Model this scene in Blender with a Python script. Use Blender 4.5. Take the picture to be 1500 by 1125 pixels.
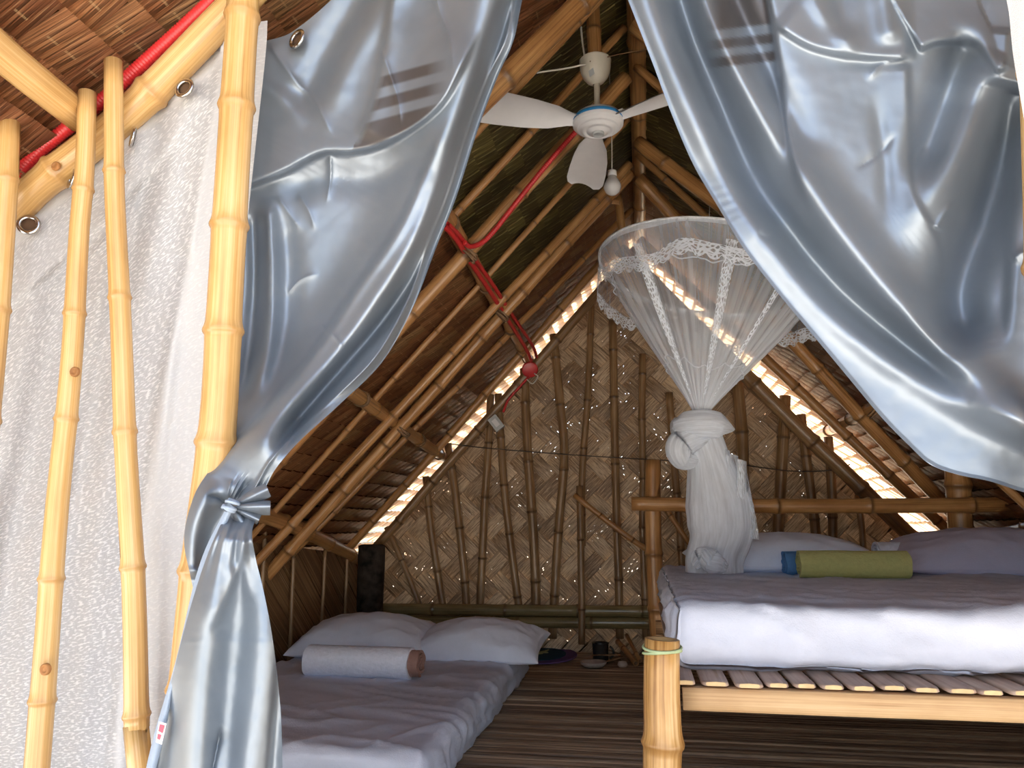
import bpy, math, random
import numpy as np
from mathutils import Vector, Matrix, noise

for _o in list(bpy.data.objects):
    bpy.data.objects.remove(_o)
scene = bpy.context.scene
COL = scene.collection
random.seed(11)
rng = np.random.default_rng(5)

# ------------------------------------------------------------------ camera
FPX, VX, VY = 1130.0, 945.0, 770.0
PITCH = math.atan((VY - 562.5) / FPX)
YAW = math.atan((VX - 750.0) / FPX * math.cos(PITCH))
CAM = np.array([0.0, 0.0, 0.75])
FW = np.array([-math.sin(YAW) * math.cos(PITCH), math.cos(YAW) * math.cos(PITCH), math.sin(PITCH)])
RT = np.array([math.cos(YAW), math.sin(YAW), 0.0])
UP = np.cross(RT, FW)
cd = bpy.data.cameras.new('camera')
cd.sensor_width = 36.0
cd.lens = 36.0 * FPX / 1500.0
cd.clip_start = 0.02
cam = bpy.data.objects.new('camera', cd)
COL.objects.link(cam)
cam.location = CAM
cam.rotation_euler = (math.pi / 2 + PITCH, 0, YAW)
scene.camera = cam

# ------------------------------------------------------------------ world, sun, exposure
SUN_EL, SUN_AZ = math.radians(60), math.radians(42)
world = bpy.data.worlds.new('sky')
scene.world = world
world.use_nodes = True
wn = world.node_tree
wn.nodes.clear()
wout = wn.nodes.new('ShaderNodeOutputWorld')
wbg = wn.nodes.new('ShaderNodeBackground')
wsky = wn.nodes.new('ShaderNodeTexSky')
wsky.sky_type = 'NISHITA'
wsky.sun_disc = False
wsky.sun_elevation = SUN_EL
wsky.sun_rotation = SUN_AZ
wsky.air_density = 1.0
wsky.dust_density = 3.0
wsky.ozone_density = 1.0
wbg.inputs['Strength'].default_value = 0.32
whs = wn.nodes.new('ShaderNodeHueSaturation')          # hazy, nearly white tropical sky
whs.inputs['Saturation'].default_value = 0.72
wn.links.new(wsky.outputs[0], whs.inputs['Color'])
wn.links.new(whs.outputs[0], wbg.inputs[0])
wn.links.new(wbg.outputs[0], wout.inputs[0])
sl = bpy.data.lights.new('sun', 'SUN')
sl.energy = 13.0
sl.angle = math.radians(0.6)
sl.color = (1.0, 0.93, 0.82)
sun = bpy.data.objects.new('sun', sl)
COL.objects.link(sun)
sun.rotation_euler = Vector((math.sin(SUN_AZ) * math.cos(SUN_EL), math.cos(SUN_AZ) * math.cos(SUN_EL), math.sin(SUN_EL))).to_track_quat('Z', 'Y').to_euler()
scene.view_settings.view_transform = 'Standard'
scene.view_settings.look = 'None'
scene.view_settings.exposure = 1.42
scene.view_settings.gamma = 1.0
scene.view_settings.use_curve_mapping = False
scene.cycles.transparent_max_bounces = 24
scene.cycles.max_bounces = 10
scene.cycles.diffuse_bounces = 6
scene.cycles.sample_clamp_indirect = 8.0

# ------------------------------------------------------------------ helpers
def ray(x, y):
    return FW + RT * (x - 750.0) / FPX - UP * (y - 562.5) / FPX
def at(x, y, Y):                       # point of the vertical plane at depth Y
    d = ray(x, y)
    return CAM + d * (Y / d[1])
def atz(x, y, Z):                      # point of the horizontal plane at height Z
    d = ray(x, y)
    return CAM + d * ((Z - CAM[2]) / d[2])
RIDGE, SLOPE = 2.66, 1.1
def roof_z(x, off=0.0):
    return RIDGE - SLOPE * abs(x) - off
def atroof(x, y, side, off):           # point of a plane hanging off below a roof slope
    n = np.array([SLOPE * side, 0, 1.0])
    k = RIDGE - off * 1.49
    d = ray(x, y)
    return CAM + d * ((k - n @ CAM) / (n @ d))
def proj(p):
    q = np.asarray(p) - CAM
    z = q @ FW
    return 750 + FPX * (q @ RT) / z, 562.5 - FPX * (q @ UP) / z, z
def inpoly(x, y, poly):
    c = False
    j = len(poly) - 1
    for i in range(len(poly)):
        xi, yi = poly[i]; xj, yj = poly[j]
        if (yi > y) != (yj > y) and x < (xj - xi) * (y - yi) / (yj - yi) + xi:
            c = not c
        j = i
    return c
def spline(pts, n):                    # Catmull-Rom through pts, n samples, even arc length
    P = np.asarray(pts, float)
    if len(P) == 2:
        t = np.linspace(0, 1, n)[:, None]
        return P[0] * (1 - t) + P[1] * t
    Q = np.vstack([2 * P[0] - P[1], P, 2 * P[-1] - P[-2]])
    out = []
    for i in range(1, len(Q) - 2):
        t = np.linspace(0, 1, 24, endpoint=False)[:, None]
        a, b, c, d = Q[i - 1], Q[i], Q[i + 1], Q[i + 2]
        out.append(0.5 * (2 * b + (c - a) * t + (2 * a - 5 * b + 4 * c - d) * t ** 2 + (3 * b - a - 3 * c + d) * t ** 3))
    out.append(P[-1:])
    out = np.vstack(out)
    s = np.concatenate([[0], np.cumsum(np.linalg.norm(np.diff(out, axis=0), axis=1))])
    q = np.linspace(0, s[-1], n)
    return np.stack([np.interp(q, s, out[:, k]) for k in range(P.shape[1])], 1)

class MB:
    def __init__(self):
        self.v, self.f, self.uv, self.at = [], [], [], []
    def add(self, verts, faces, uvs=None, att=None):
        b = len(self.v)
        self.v += [tuple(p) for p in verts]
        self.uv += [tuple(u) for u in uvs] if uvs is not None else [(0.5, 0.5)] * len(verts)
        self.at += list(att) if att is not None else [0.0] * len(verts)
        self.f += [tuple(i + b for i in f) for f in faces]
    def grid(self, P, uv=None, att=None, wrap=False):   # P: (m, n, 3)
        P = np.asarray(P)
        m, n = P.shape[:2]
        if uv is None:
            U, V = np.meshgrid(np.linspace(0, 1, n), np.linspace(0, 1, m))
            uv = np.stack([U, V], 2)
        fs = []
        nn = n if wrap else n - 1
        for i in range(m - 1):
            for j in range(nn):
                k = (j + 1) % n
                fs.append((i * n + j, i * n + k, (i + 1) * n + k, (i + 1) * n + j))
        self.add(P.reshape(-1, 3).tolist(), fs, np.asarray(uv).reshape(-1, 2).tolist(), None if att is None else np.asarray(att).reshape(-1).tolist())
    def box(self, c, s, R=None):
        c = np.asarray(c); h = np.asarray(s) / 2
        vs = [np.array([x, y, z]) * h for x in (-1, 1) for y in (-1, 1) for z in (-1, 1)]
        if R is not None:
            vs = [np.asarray(R) @ v for v in vs]
        self.add([v + c for v in vs], [(0, 1, 3, 2), (4, 6, 7, 5), (0, 4, 5, 1), (2, 3, 7, 6), (0, 2, 6, 4), (1, 5, 7, 3)])
    def tube(self, pts, rad, seg=8, caps=True, att=None, hollow=False):
        P = np.asarray(pts, float)
        n = len(P)
        r = np.full(n, rad) if np.isscalar(rad) else np.asarray(rad)
        T = np.gradient(P, axis=0)
        T /= np.linalg.norm(T, axis=1)[:, None] + 1e-12
        ref = np.array([0, 1, 0.0]) if abs(T[0][1]) < 0.9 else np.array([1.0, 0, 0])
        N = np.cross(T[0], ref); N /= np.linalg.norm(N)
        rows = []
        for i in range(n):
            N = N - T[i] * (N @ T[i]); N /= np.linalg.norm(N)
            B = np.cross(T[i], N)
            if i == 0: a0 = math.atan2(B[1], N[1])      # the uv seam lies on the far side
            a = np.arange(seg + 1) * 2 * math.pi / seg + a0
            rows.append(P[i] + r[i] * (np.cos(a)[:, None] * N + np.sin(a)[:, None] * B))
        s = np.concatenate([[0], np.cumsum(np.linalg.norm(np.diff(P, axis=0), axis=1))])
        U, V = np.meshgrid(np.arange(seg + 1) / seg, s)
        b = len(self.v)
        A = None if att is None else np.repeat(np.asarray(att)[:, None], seg + 1, 1)
        self.grid(np.stack(rows), np.stack([U, V], 2), A)
        seg1 = seg + 1
        if caps:
            for row, idx, sg in ((0, 0, -1), (n - 1, n - 1, 1)):
                ring = [b + row * seg1 + j for j in range(seg)]
                if hollow:
                    c = P[idx]; t = T[idx]
                    inner = [c + (rows[idx][j] - c) * 0.72 for j in range(seg)]
                    deep = [p - t * sg * r[idx] * 0.7 for p in inner]
                    b2 = len(self.v)
                    self.add(inner + deep + [c - t * sg * r[idx] * 0.7], [], [(0.5, 0.5)] * (2 * seg + 1), [0.3] * seg + [1.0] * (seg + 1))
                    for j in range(seg):
                        k = (j + 1) % seg
                        self.f.append((ring[j], ring[k], b2 + k, b2 + j))
                        self.f.append((b2 + j, b2 + k, b2 + seg + k, b2 + seg + j))
                        self.f.append((b2 + seg + j, b2 + seg + k, b2 + 2 * seg))
                else:
                    b2 = len(self.v)
                    self.add([P[idx]], [], [(0.5, s[idx])], [0.0])
                    for j in range(seg):
                        self.f.append((ring[j], ring[(j + 1) % seg], b2))
    def lathe(self, prof, c, seg=32, axis=None):
        c = np.asarray(c, float)
        a = np.arange(seg) * 2 * math.pi / seg
        rows = [np.stack([r * np.cos(a), r * np.sin(a), np.full(seg, z)], 1) for r, z in prof]
        P = np.stack(rows)
        if axis is not None:
            P = P @ np.asarray(axis).T
        self.grid(P + c, wrap=True)
    def build(self, name, m, parent=None, smooth=True, fix=True):
        me = bpy.data.meshes.new(name)
        me.from_pydata(self.v, [], self.f)
        if fix and len(self.f) < 6000:
            import bmesh
            bm = bmesh.new(); bm.from_mesh(me)
            bmesh.ops.recalc_face_normals(bm, faces=bm.faces)
            bm.to_mesh(me); bm.free()
        li = np.empty(len(me.loops), dtype=np.int32)
        me.loops.foreach_get('vertex_index', li)
        ul = me.uv_layers.new(name='UVMap')
        ul.data.foreach_set('uv', np.asarray(self.uv, np.float32)[li].ravel())
        a = me.attributes.new('mark', 'FLOAT', 'POINT')
        a.data.foreach_set('value', np.asarray(self.at, np.float32))
        me.polygons.foreach_set('use_smooth', np.full(len(me.polygons), smooth))
        me.materials.append(m)
        me.update()
        o = bpy.data.objects.new(name, me)
        COL.objects.link(o)
        if parent is not None:
            adopt(o, parent)
        return o
def worldloc(o):
    l = Vector(o.location)
    if o.parent:
        l = l + worldloc(o.parent) if not o.data else l
    return l
def adopt(o, parent):                  # parent without moving: parents carry only a translation
    o.parent = parent
    o.matrix_parent_inverse = Matrix.Translation(-Vector(parent.location)) if parent.type == 'EMPTY' else Matrix.Identity(4)
def thing(name, loc, label, cat, group=None):
    o = bpy.data.objects.new(name, None)
    o.empty_display_size = 0.1
    COL.objects.link(o)
    o.location = tuple(loc)
    tag(o, label, cat, group)
    return o
def tag(o, label, cat, group=None):
    o['label'] = label; o['category'] = cat
    if group: o['group'] = group
    return o
def structure(name, loc, label, cat):
    o = thing(name, loc, label, cat)
    o['kind'] = 'structure'
    return o

# ------------------------------------------------------------------ materials
class NT:
    def __init__(self, name):
        self.m = bpy.data.materials.new(name)
        self.m.use_nodes = True
        self.t = self.m.node_tree
        self.t.nodes.clear()
        self.out = self.n('ShaderNodeOutputMaterial')
    def n(self, typ, **kw):
        nd = self.t.nodes.new(typ)
        for k, v in kw.items():
            if k.startswith('_'):
                setattr(nd, k[1:], v)
            else:
                nd.inputs[k.replace('__', ' ')].default_value = v
        return nd
    def l(self, a, b):
        self.t.links.new(a, b)
    def math(self, op, a, b=None, c=None, clamp=False):
        nd = self.n('ShaderNodeMath', _operation=op)
        nd.use_clamp = clamp
        for i, x in enumerate((a, b, c)):
            if x is None: continue
            if isinstance(x, (int, float)): nd.inputs[i].default_value = x
            else: self.l(x, nd.inputs[i])
        return nd.outputs[0]
    def mix(self, fac, a, b, blend='MIX'):
        nd = self.n('ShaderNodeMix', _data_type='RGBA', _blend_type=blend)
        for s, x in ((0, fac), (6, a), (7, b)):
            if isinstance(x, (int, float)): nd.inputs[s].default_value = x
            elif isinstance(x, tuple): nd.inputs[s].default_value = (*x, 1)
            else: self.l(x, nd.inputs[s])
        return nd.outputs[2]
    def ramp(self, fac, stops):
        nd = self.n('ShaderNodeValToRGB')
        e = nd.color_ramp.elements
        while len(e) < len(stops): e.new(0.5)
        for i, (p, c) in enumerate(stops):
            e[i].position = p
            e[i].color = (*c, 1) if isinstance(c, tuple) else (c, c, c, 1)
        self.l(fac, nd.inputs[0])
        return nd.outputs[0]
    def mapping(self, src, scale):
        nd = self.n('ShaderNodeMapping')
        nd.inputs['Scale'].default_value = scale
        self.l(src, nd.inputs['Vector'])
        return nd.outputs[0]
    def noise(self, vec, scale, detail=3, rough=0.5):
        nd = self.n('ShaderNodeTexNoise', Scale=scale, Detail=detail, Roughness=rough)
        if vec is not None: self.l(vec, nd.inputs['Vector'])
        return nd.outputs['Fac']
    def bump(self, h, strength=0.3, dist=0.01):
        nd = self.n('ShaderNodeBump', Strength=strength, Distance=dist)
        self.l(h, nd.inputs['Height'])
        return nd.outputs[0]
    def rand(self):
        g = self.n('ShaderNodeNewGeometry'); o = self.n('ShaderNodeObjectInfo')
        return self.math('FRACT', self.math('ADD', g.outputs['Random Per Island'], o.outputs['Random']))
    def prin(self, color, rough=0.5, spec=0.5, normal=None, metallic=0.0, **kw):
        b = self.n('ShaderNodeBsdfPrincipled')
        for k, x in (('Base Color', color), ('Roughness', rough), ('Metallic', metallic), ('Specular IOR Level', spec)):
            if isinstance(x, (int, float)): b.inputs[k].default_value = x
            elif isinstance(x, tuple): b.inputs[k].default_value = (*x, 1)
            else: self.l(x, b.inputs[k])
        for k, x in kw.items():
            b.inputs[k.replace('__', ' ')].default_value = x
        if normal is not None: self.l(normal, b.inputs['Normal'])
        return b.outputs[0]
    def done(self, sh):
        self.l(sh, self.out.inputs[0])
        return self.m

def m_plain(name, color, rough=0.5, spec=0.4, metallic=0.0, nscale=30, nvar=0.15):
    t = NT(name)
    tc = t.n('ShaderNodeTexCoord')
    f = t.noise(tc.outputs['Object'], nscale, 3)
    dk = tuple(c * (1 - nvar) for c in color); lt = tuple(min(1, c * (1 + nvar)) for c in color)
    return t.done(t.prin(t.ramp(f, [(0.3, dk), (0.7, lt)]), rough, spec, metallic=metallic, normal=t.bump(f, 0.05, 0.004)))

def m_bamboo(name, dark, mid, light, rough=0.32, spec=0.5, nodecol=(0.3, 0.17, 0.07)):
    t = NT(name)
    uv = t.n('ShaderNodeUVMap').outputs[0]
    oi = t.n('ShaderNodeObjectInfo').outputs['Random']
    off = t.n('ShaderNodeVectorMath', _operation='ADD')
    t.l(uv, off.inputs[0])
    cb = t.n('ShaderNodeCombineXYZ')
    t.l(t.math('MULTIPLY', oi, 37.0), cb.inputs[2])
    t.l(cb.outputs[0], off.inputs[1])
    st = t.noise(t.mapping(off.outputs[0], (34, 1.3, 1)), 1.0, 4, 0.7)
    bl = t.noise(t.mapping(off.outputs[0], (2.5, 4, 1)), 1.0, 4, 0.6)
    fac = t.math('ADD', t.math('MULTIPLY', st, 0.62), t.math('MULTIPLY', bl, 0.38))
    col = t.ramp(fac, [(0.36, dark), (0.5, mid), (0.64, light)])
    fl = t.noise(t.mapping(off.outputs[0], (20, 2.4, 1)), 1.0, 2, 0.5)
    col = t.mix(t.math('MULTIPLY', t.ramp(fl, [(0.64, 0.0), (0.72, 1.0)]), 0.55), col, nodecol)
    at_ = t.n('ShaderNodeAttribute', _attribute_name='mark').outputs['Fac']
    nz = t.math('MULTIPLY', at_, t.math('ADD', 0.25, bl), clamp=True)
    col = t.mix(nz, col, nodecol)
    return t.done(t.prin(col, rough, spec, normal=t.bump(st, 0.12, 0.003)))

BAM_PALE = m_bamboo('bamboo_pale_varnished', (0.40, 0.215, 0.07), (0.55, 0.325, 0.118), (0.66, 0.44, 0.20), 0.27, 0.5, (0.40, 0.21, 0.07))
BAM_GOLD = m_bamboo('bamboo_golden', (0.26, 0.11, 0.025), (0.52, 0.28, 0.09), (0.74, 0.50, 0.24), 0.35, 0.5, (0.30, 0.14, 0.04))
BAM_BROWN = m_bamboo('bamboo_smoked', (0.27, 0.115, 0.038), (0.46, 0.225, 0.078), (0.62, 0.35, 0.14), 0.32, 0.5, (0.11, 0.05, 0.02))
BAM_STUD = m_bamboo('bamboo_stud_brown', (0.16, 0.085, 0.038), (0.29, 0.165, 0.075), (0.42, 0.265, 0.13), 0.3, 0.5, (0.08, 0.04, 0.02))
BAM_GREEN = m_bamboo('bamboo_olive_rail', (0.16, 0.12, 0.05), (0.26, 0.20, 0.09), (0.36, 0.29, 0.14), 0.25, 0.6, (0.12, 0.07, 0.03))

def m_leaf(name, stops, stitch=(0.75, 0.5, 0.25), lines=26.0, linedark=0.75, pin=0.5, lightf=0.5):
    t = NT(name)
    uv = t.n('ShaderNodeUVMap').outputs[0]
    rd = t.rand()
    base = t.ramp(rd, stops)
    w = t.noise(t.mapping(uv, (lines, 0.55, 1)), 1.0, 2, 0.7)
    col = t.mix(t.math('MULTIPLY', t.ramp(w, [(0.40, 1.0), (0.54, 0.0)]), linedark), base, (0.02, 0.01, 0.004))
    col = t.mix(t.math('MULTIPLY', t.ramp(w, [(0.54, 0.0), (0.66, 1.0)]), lightf), col, stitch)
    sp = t.n('ShaderNodeSeparateXYZ'); t.l(uv, sp.inputs[0])
    du = t.math('ABSOLUTE', t.math('SUBTRACT', sp.outputs[0], 0.5))
    dv = t.math('ABSOLUTE', t.math('SUBTRACT', sp.outputs[1], 0.55))
    ms = t.math('MULTIPLY', t.math('LESS_THAN', du, 0.13), t.math('LESS_THAN', dv, 0.02))
    col = t.mix(t.math('MULTIPLY', ms, pin), col, stitch)
    sh = t.prin(col, 0.5, 0.3, normal=t.bump(w, 0.9, 0.006))
    tl = t.n('ShaderNodeBsdfTranslucent'); t.l(t.mix(0.6, col, (0.9, 0.78, 0.52)), tl.inputs[0])
    mx = t.n('ShaderNodeMixShader', Fac=0.36); t.l(sh, mx.inputs[1]); t.l(tl.outputs[0], mx.inputs[2])
    return t.done(mx.outputs[0])
LEAF = m_leaf('nipa_leaf', [(0.0, (0.26, 0.085, 0.032)), (0.4, (0.40, 0.145, 0.055)), (0.75, (0.48, 0.20, 0.08)), (1.0, (0.60, 0.33, 0.14))])
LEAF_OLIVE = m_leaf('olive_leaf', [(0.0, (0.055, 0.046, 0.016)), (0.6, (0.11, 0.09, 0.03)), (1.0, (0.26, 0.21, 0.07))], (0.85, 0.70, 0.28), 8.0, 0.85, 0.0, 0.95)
THATCH = m_plain('thatch_backing', (0.09, 0.045, 0.02), 0.9, 0.1)

def m_weave(name, stops, holes=True):
    t = NT(name)
    uv = t.n('ShaderNodeUVMap').outputs[0]
    tc = t.n('ShaderNodeTexCoord')
    base = t.ramp(t.rand(), stops)
    w = t.noise(t.mapping(uv, (14, 0.7, 1)), 1.0, 4, 0.8)
    col = t.mix(t.math('MULTIPLY', t.ramp(w, [(0.40, 1.0), (0.54, 0.0)]), 0.7), base, (0.06, 0.032, 0.015))
    col = t.mix(t.math('MULTIPLY', t.ramp(w, [(0.54, 0.0), (0.66, 1.0)]), 0.7), col, (0.60, 0.46, 0.30))
    sp = t.n('ShaderNodeSeparateXYZ'); t.l(uv, sp.inputs[0])
    # darker along the two edges of each strip
    ed = t.math('ABSOLUTE', t.math('SUBTRACT', t.math('FRACT', sp.outputs[0]), 0.5))
    col = t.mix(t.math('MULTIPLY', t.ramp(ed, [(0.40, 0.0), (0.5, 1.0)]), 0.4), col, (0.07, 0.04, 0.02))
    sh = t.prin(col, 0.45, 0.35, normal=t.bump(w, 0.4, 0.003))
    tl = t.n('ShaderNodeBsdfTranslucent'); t.l(col, tl.inputs[0])
    ms = t.n('ShaderNodeMixShader', Fac=0.035); t.l(sh, ms.inputs[1]); t.l(tl.outputs[0], ms.inputs[2])
    if not holes: return t.done(ms.outputs[0])
    cl = t.ramp(t.noise(tc.outputs['Object'], 4.5, 3), [(0.45, 0.0), (0.66, 1.0)])
    ds = t.noise(t.mapping(uv, (13, 3.2, 1)), 1.0, 1, 0.5)
    hole = t.math('GREATER_THAN', t.math('ADD', ds, t.math('MULTIPLY', cl, 0.11)), 0.80)
    tr = t.n('ShaderNodeBsdfTransparent')
    m2 = t.n('ShaderNodeMixShader'); t.l(hole, m2.inputs[0]); t.l(ms.outputs[0], m2.inputs[1]); t.l(tr.outputs[0], m2.inputs[2])
    return t.done(m2.outputs[0])
WEAVE = m_weave('woven_bamboo', [(0.0, (0.24, 0.155, 0.09)), (0.5, (0.38, 0.265, 0.165)), (1.0, (0.54, 0.405, 0.27))])
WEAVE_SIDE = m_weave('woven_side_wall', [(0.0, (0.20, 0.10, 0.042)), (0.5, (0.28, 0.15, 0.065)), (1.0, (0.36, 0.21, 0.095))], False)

def m_satin():
    t = NT('blue_grey_satin')
    uv = t.n('ShaderNodeUVMap').outputs[0]
    tc = t.n('ShaderNodeTexCoord')
    st = t.n('ShaderNodeAttribute', _attribute_name='mark').outputs['Fac']
    big = t.noise(tc.outputs['Object'], 6.0, 3)
    col = t.ramp(big, [(0.3, (0.20, 0.228, 0.26)), (0.7, (0.26, 0.29, 0.33))])
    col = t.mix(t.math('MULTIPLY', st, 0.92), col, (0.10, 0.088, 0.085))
    thr = t.noise(t.mapping(uv, (420, 18, 1)), 1.0, 2)
    wr = t.noise(tc.outputs['Object'], 22.0, 5, 0.6)
    h = t.math('ADD', t.math('MULTIPLY', thr, 0.02), t.math('MULTIPLY', wr, 0.25))
    b = t.prin(col, 0.44, 0.5, normal=t.bump(h, 0.14, 0.010), metallic=0.62)
    return t.done(b)
SATIN = m_satin()

def m_sheer():
    t = NT('white_flecked_sheer')
    uv = t.n('ShaderNodeUVMap').outputs[0]
    dens = t.n('ShaderNodeAttribute', _attribute_name='mark').outputs['Fac']
    fl = t.noise(t.mapping(uv, (70, 190, 1)), 1.0, 1, 0.4)
    fk = t.ramp(fl, [(0.50, 0.0), (0.64, 1.0)])
    wv = t.noise(t.mapping(uv, (500, 60, 1)), 1.0, 2)
    col = t.mix(t.math('MULTIPLY', fk, 1.0), t.ramp(wv, [(0.3, (0.54, 0.535, 0.54)), (0.7, (0.64, 0.635, 0.64))]), (0.80, 0.79, 0.785))
    col = t.mix(t.math('MULTIPLY', dens, 0.8), col, (0.70, 0.69, 0.685))
    df = t.prin(col, 0.8, 0.2, normal=t.bump(fk, 0.25, 0.003))
    tl = t.n('ShaderNodeBsdfTranslucent'); t.l(col, tl.inputs[0])
    ms = t.n('ShaderNodeMixShader', Fac=0.28); t.l(df, ms.inputs[1]); t.l(tl.outputs[0], ms.inputs[2])
    tr = t.n('ShaderNodeBsdfTransparent')
    m2 = t.n('ShaderNodeMixShader')
    t.l(t.math('MULTIPLY', t.math('SUBTRACT', 1.0, t.math('MAXIMUM', dens, fk)), 0.10), m2.inputs[0])
    t.l(ms.outputs[0], m2.inputs[1]); t.l(tr.outputs[0], m2.inputs[2])
    return t.done(m2.outputs[0])
SHEER = m_sheer()

def m_net(name, alpha, lace=False, dense=0.0, us=(130, 0.8, 1)):
    t = NT(name)
    uv = t.n('ShaderNodeUVMap').outputs[0]
    df = t.n('ShaderNodeBsdfDiffuse', Color=(0.90, 0.94, 1.0, 1))
    tl = t.n('ShaderNodeBsdfTranslucent', Color=(0.90, 0.94, 1.0, 1))
    ms = t.n('ShaderNodeMixShader', Fac=0.30); t.l(df.outputs[0], ms.inputs[1]); t.l(tl.outputs[0], ms.inputs[2])
    tr = t.n('ShaderNodeBsdfTransparent')
    m2 = t.n('ShaderNodeMixShader')
    if lace:
        vo = t.n('ShaderNodeTexVoronoi', Scale=1.0); vo.feature = 'DISTANCE_TO_EDGE'
        t.l(t.mapping(uv, (150, 6, 1)), vo.inputs['Vector'])
        a = t.ramp(vo.outputs['Distance'], [(0.10, 0.95), (0.22, alpha)])
    else:
        a = t.ramp(t.noise(t.mapping(uv, us), 1.0, 4, 0.65), [(0.36, alpha * 0.6), (0.72, min(1.0, alpha * 2.0))])
        at_ = t.n('ShaderNodeAttribute', _attribute_name='mark').outputs['Fac']
        a = t.math('ADD', t.math('ADD', t.math('MULTIPLY', a, 1.0 - dense), dense), at_, clamp=True)
    t.l(a, m2.inputs[0]); t.l(tr.outputs[0], m2.inputs[1]); t.l(ms.outputs[0], m2.inputs[2])
    return t.done(m2.outputs[0])
NET = m_net('sheer_net', 0.16)
NET_LACE = m_net('net_lace', 0.25, True)
NET_DENSE = m_net('net_bunched', 0.42, dense=0.46, us=(34, 2.6, 1))

def m_cloth(name, color, weave=260, wr=9.0, bs=0.2, rough=0.75):
    t = NT(name)
    tc = t.n('ShaderNodeTexCoord')
    f = t.noise(tc.outputs['Object'], wr, 5, 0.6)
    g = t.noise(tc.outputs['Object'], weave, 2)
    h = t.math('ADD', t.math('MULTIPLY', f, 1.0), t.math('MULTIPLY', g, 0.12))
    lt = tuple(min(1, c * 1.05) for c in color); dk = tuple(c * 0.93 for c in color)
    return t.done(t.prin(t.ramp(f, [(0.3, dk), (0.7, lt)]), rough, 0.2, normal=t.bump(h, bs, 0.02)))
SHEET = m_cloth('white_bed_sheet', (0.60, 0.62, 0.72), 260, 9.0, 0.3)
PILLOW = m_cloth('white_pillowcase', (0.77, 0.81, 0.93), 300, 7.0)
PILLOW_GREY = m_cloth('lavender_grey_pillowcase', (0.56, 0.53, 0.66), 300, 7.0)
TOWEL_W = m_cloth('white_terry', (0.80, 0.82, 0.92), 340, 60, 0.35, 0.95)
TOWEL_G = m_cloth('green_terry', (0.58, 0.56, 0.22), 340, 60, 0.35, 0.95)
TOWEL_B = m_cloth('blue_terry', (0.13, 0.30, 0.58), 340, 60, 0.35, 0.95)
TOWEL_BR = m_cloth('brown_terry', (0.35, 0.2, 0.16), 340, 60, 0.35, 0.95)
WHITE_PL = m_plain('white_fan_plastic', (0.80, 0.78, 0.77), 0.3, 0.5, nvar=0.02)
CREAM_PL = m_plain('cream_fan_plastic', (0.70, 0.64, 0.52), 0.3, 0.5, nvar=0.03)
BLUE_PL = m_plain('blue_ring_plastic', (0.03, 0.22, 0.48), 0.3, 0.5, nvar=0.02)
GREY_PL = m_plain('grey_switch_plastic', (0.50, 0.51, 0.50), 0.4, 0.5, nvar=0.03)
RED_PL = m_plain('red_conduit_plastic', (0.60, 0.03, 0.03), 0.35, 0.5, nvar=0.08)
CHROME = m_plain('eyelet_metal', (0.55, 0.52, 0.48), 0.2, 0.5, 1.0, nvar=0.05)
DARKPOST = m_plain('dark_weathered_timber', (0.035, 0.026, 0.02), 0.85, 0.2, nscale=18, nvar=0.7)
PLANK = m_bamboo('sawn_pale_plank', (0.46, 0.27, 0.13), (0.58, 0.37, 0.19), (0.66, 0.45, 0.25), 0.6, 0.3)
SLATM = m_bamboo('split_bamboo_slat', (0.34, 0.23, 0.18), (0.46, 0.33, 0.26), (0.56, 0.42, 0.33), 0.5, 0.3)
SLATEND = m_plain('slat_cut_end', (0.66, 0.47, 0.25), 0.7, 0.2, nvar=0.15)
def m_floor():
    t = NT('bamboo_floor_slat')
    uv = t.n('ShaderNodeUVMap').outputs[0]
    base = t.ramp(t.rand(), [(0.0, (0.18, 0.11, 0.066)), (0.5, (0.33, 0.21, 0.125)), (0.85, (0.47, 0.32, 0.20)), (1.0, (0.62, 0.46, 0.30))])
    w = t.noise(t.mapping(uv, (2.2, 10, 1)), 1.0, 4, 0.7)
    col = t.mix(t.ramp(w, [(0.35, 0.75), (0.6, 0.0)]), base, (0.05, 0.025, 0.014))
    col = t.mix(t.math('MULTIPLY', t.ramp(w, [(0.6, 0.0), (0.75, 1.0)]), 0.4), col, (0.42, 0.30, 0.18))
    return t.done(t.prin(col, 0.42, 0.4, normal=t.bump(w, 0.3, 0.003)))
FLOORM = m_floor()
ROPE = m_plain('pale_green_string', (0.42, 0.50, 0.28), 0.7, 0.2, nvar=0.25)
TWINE = m_plain('brown_twine', (0.22, 0.13, 0.07), 0.8, 0.2, nvar=0.3)
WIREM = m_plain('dark_wire', (0.06, 0.045, 0.035), 0.5, 0.4)
CABLE = m_plain('white_cable', (0.72, 0.68, 0.6), 0.4, 0.4, nvar=0.04)
MUGM = m_plain('dark_glazed_ceramic', (0.03, 0.028, 0.026), 0.25, 0.5)
SHELL = m_plain('pale_shell', (0.45, 0.36, 0.30), 0.5, 0.4)
RUG_P = m_cloth('purple_rug_pile', (0.14, 0.08, 0.24), 300, 60, 0.4, 0.95)
RUG_B = m_cloth('teal_rug_pile', (0.02, 0.06, 0.11), 300, 60, 0.4, 0.95)
RUG_Y = m_cloth('pale_rug_motif', (0.35, 0.38, 0.22), 300, 60, 0.4, 0.95)
TAG_W = m_plain('tag_cream', (0.80, 0.66, 0.60), 0.6, 0.2, nvar=0.03)
TAG_R = m_plain('tag_red', (0.65, 0.10, 0.13), 0.6, 0.2, nvar=0.05)
HEM = m_cloth('hem_satin', (0.30, 0.35, 0.42), 300, 20, 0.2, 0.45)
def m_bulb():
    t = NT('unlit_bulb_glass')
    return t.done(t.prin((0.62, 0.60, 0.58), 0.15, 0.5, Transmission__Weight=0.15))
BULB = m_bulb()
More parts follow.
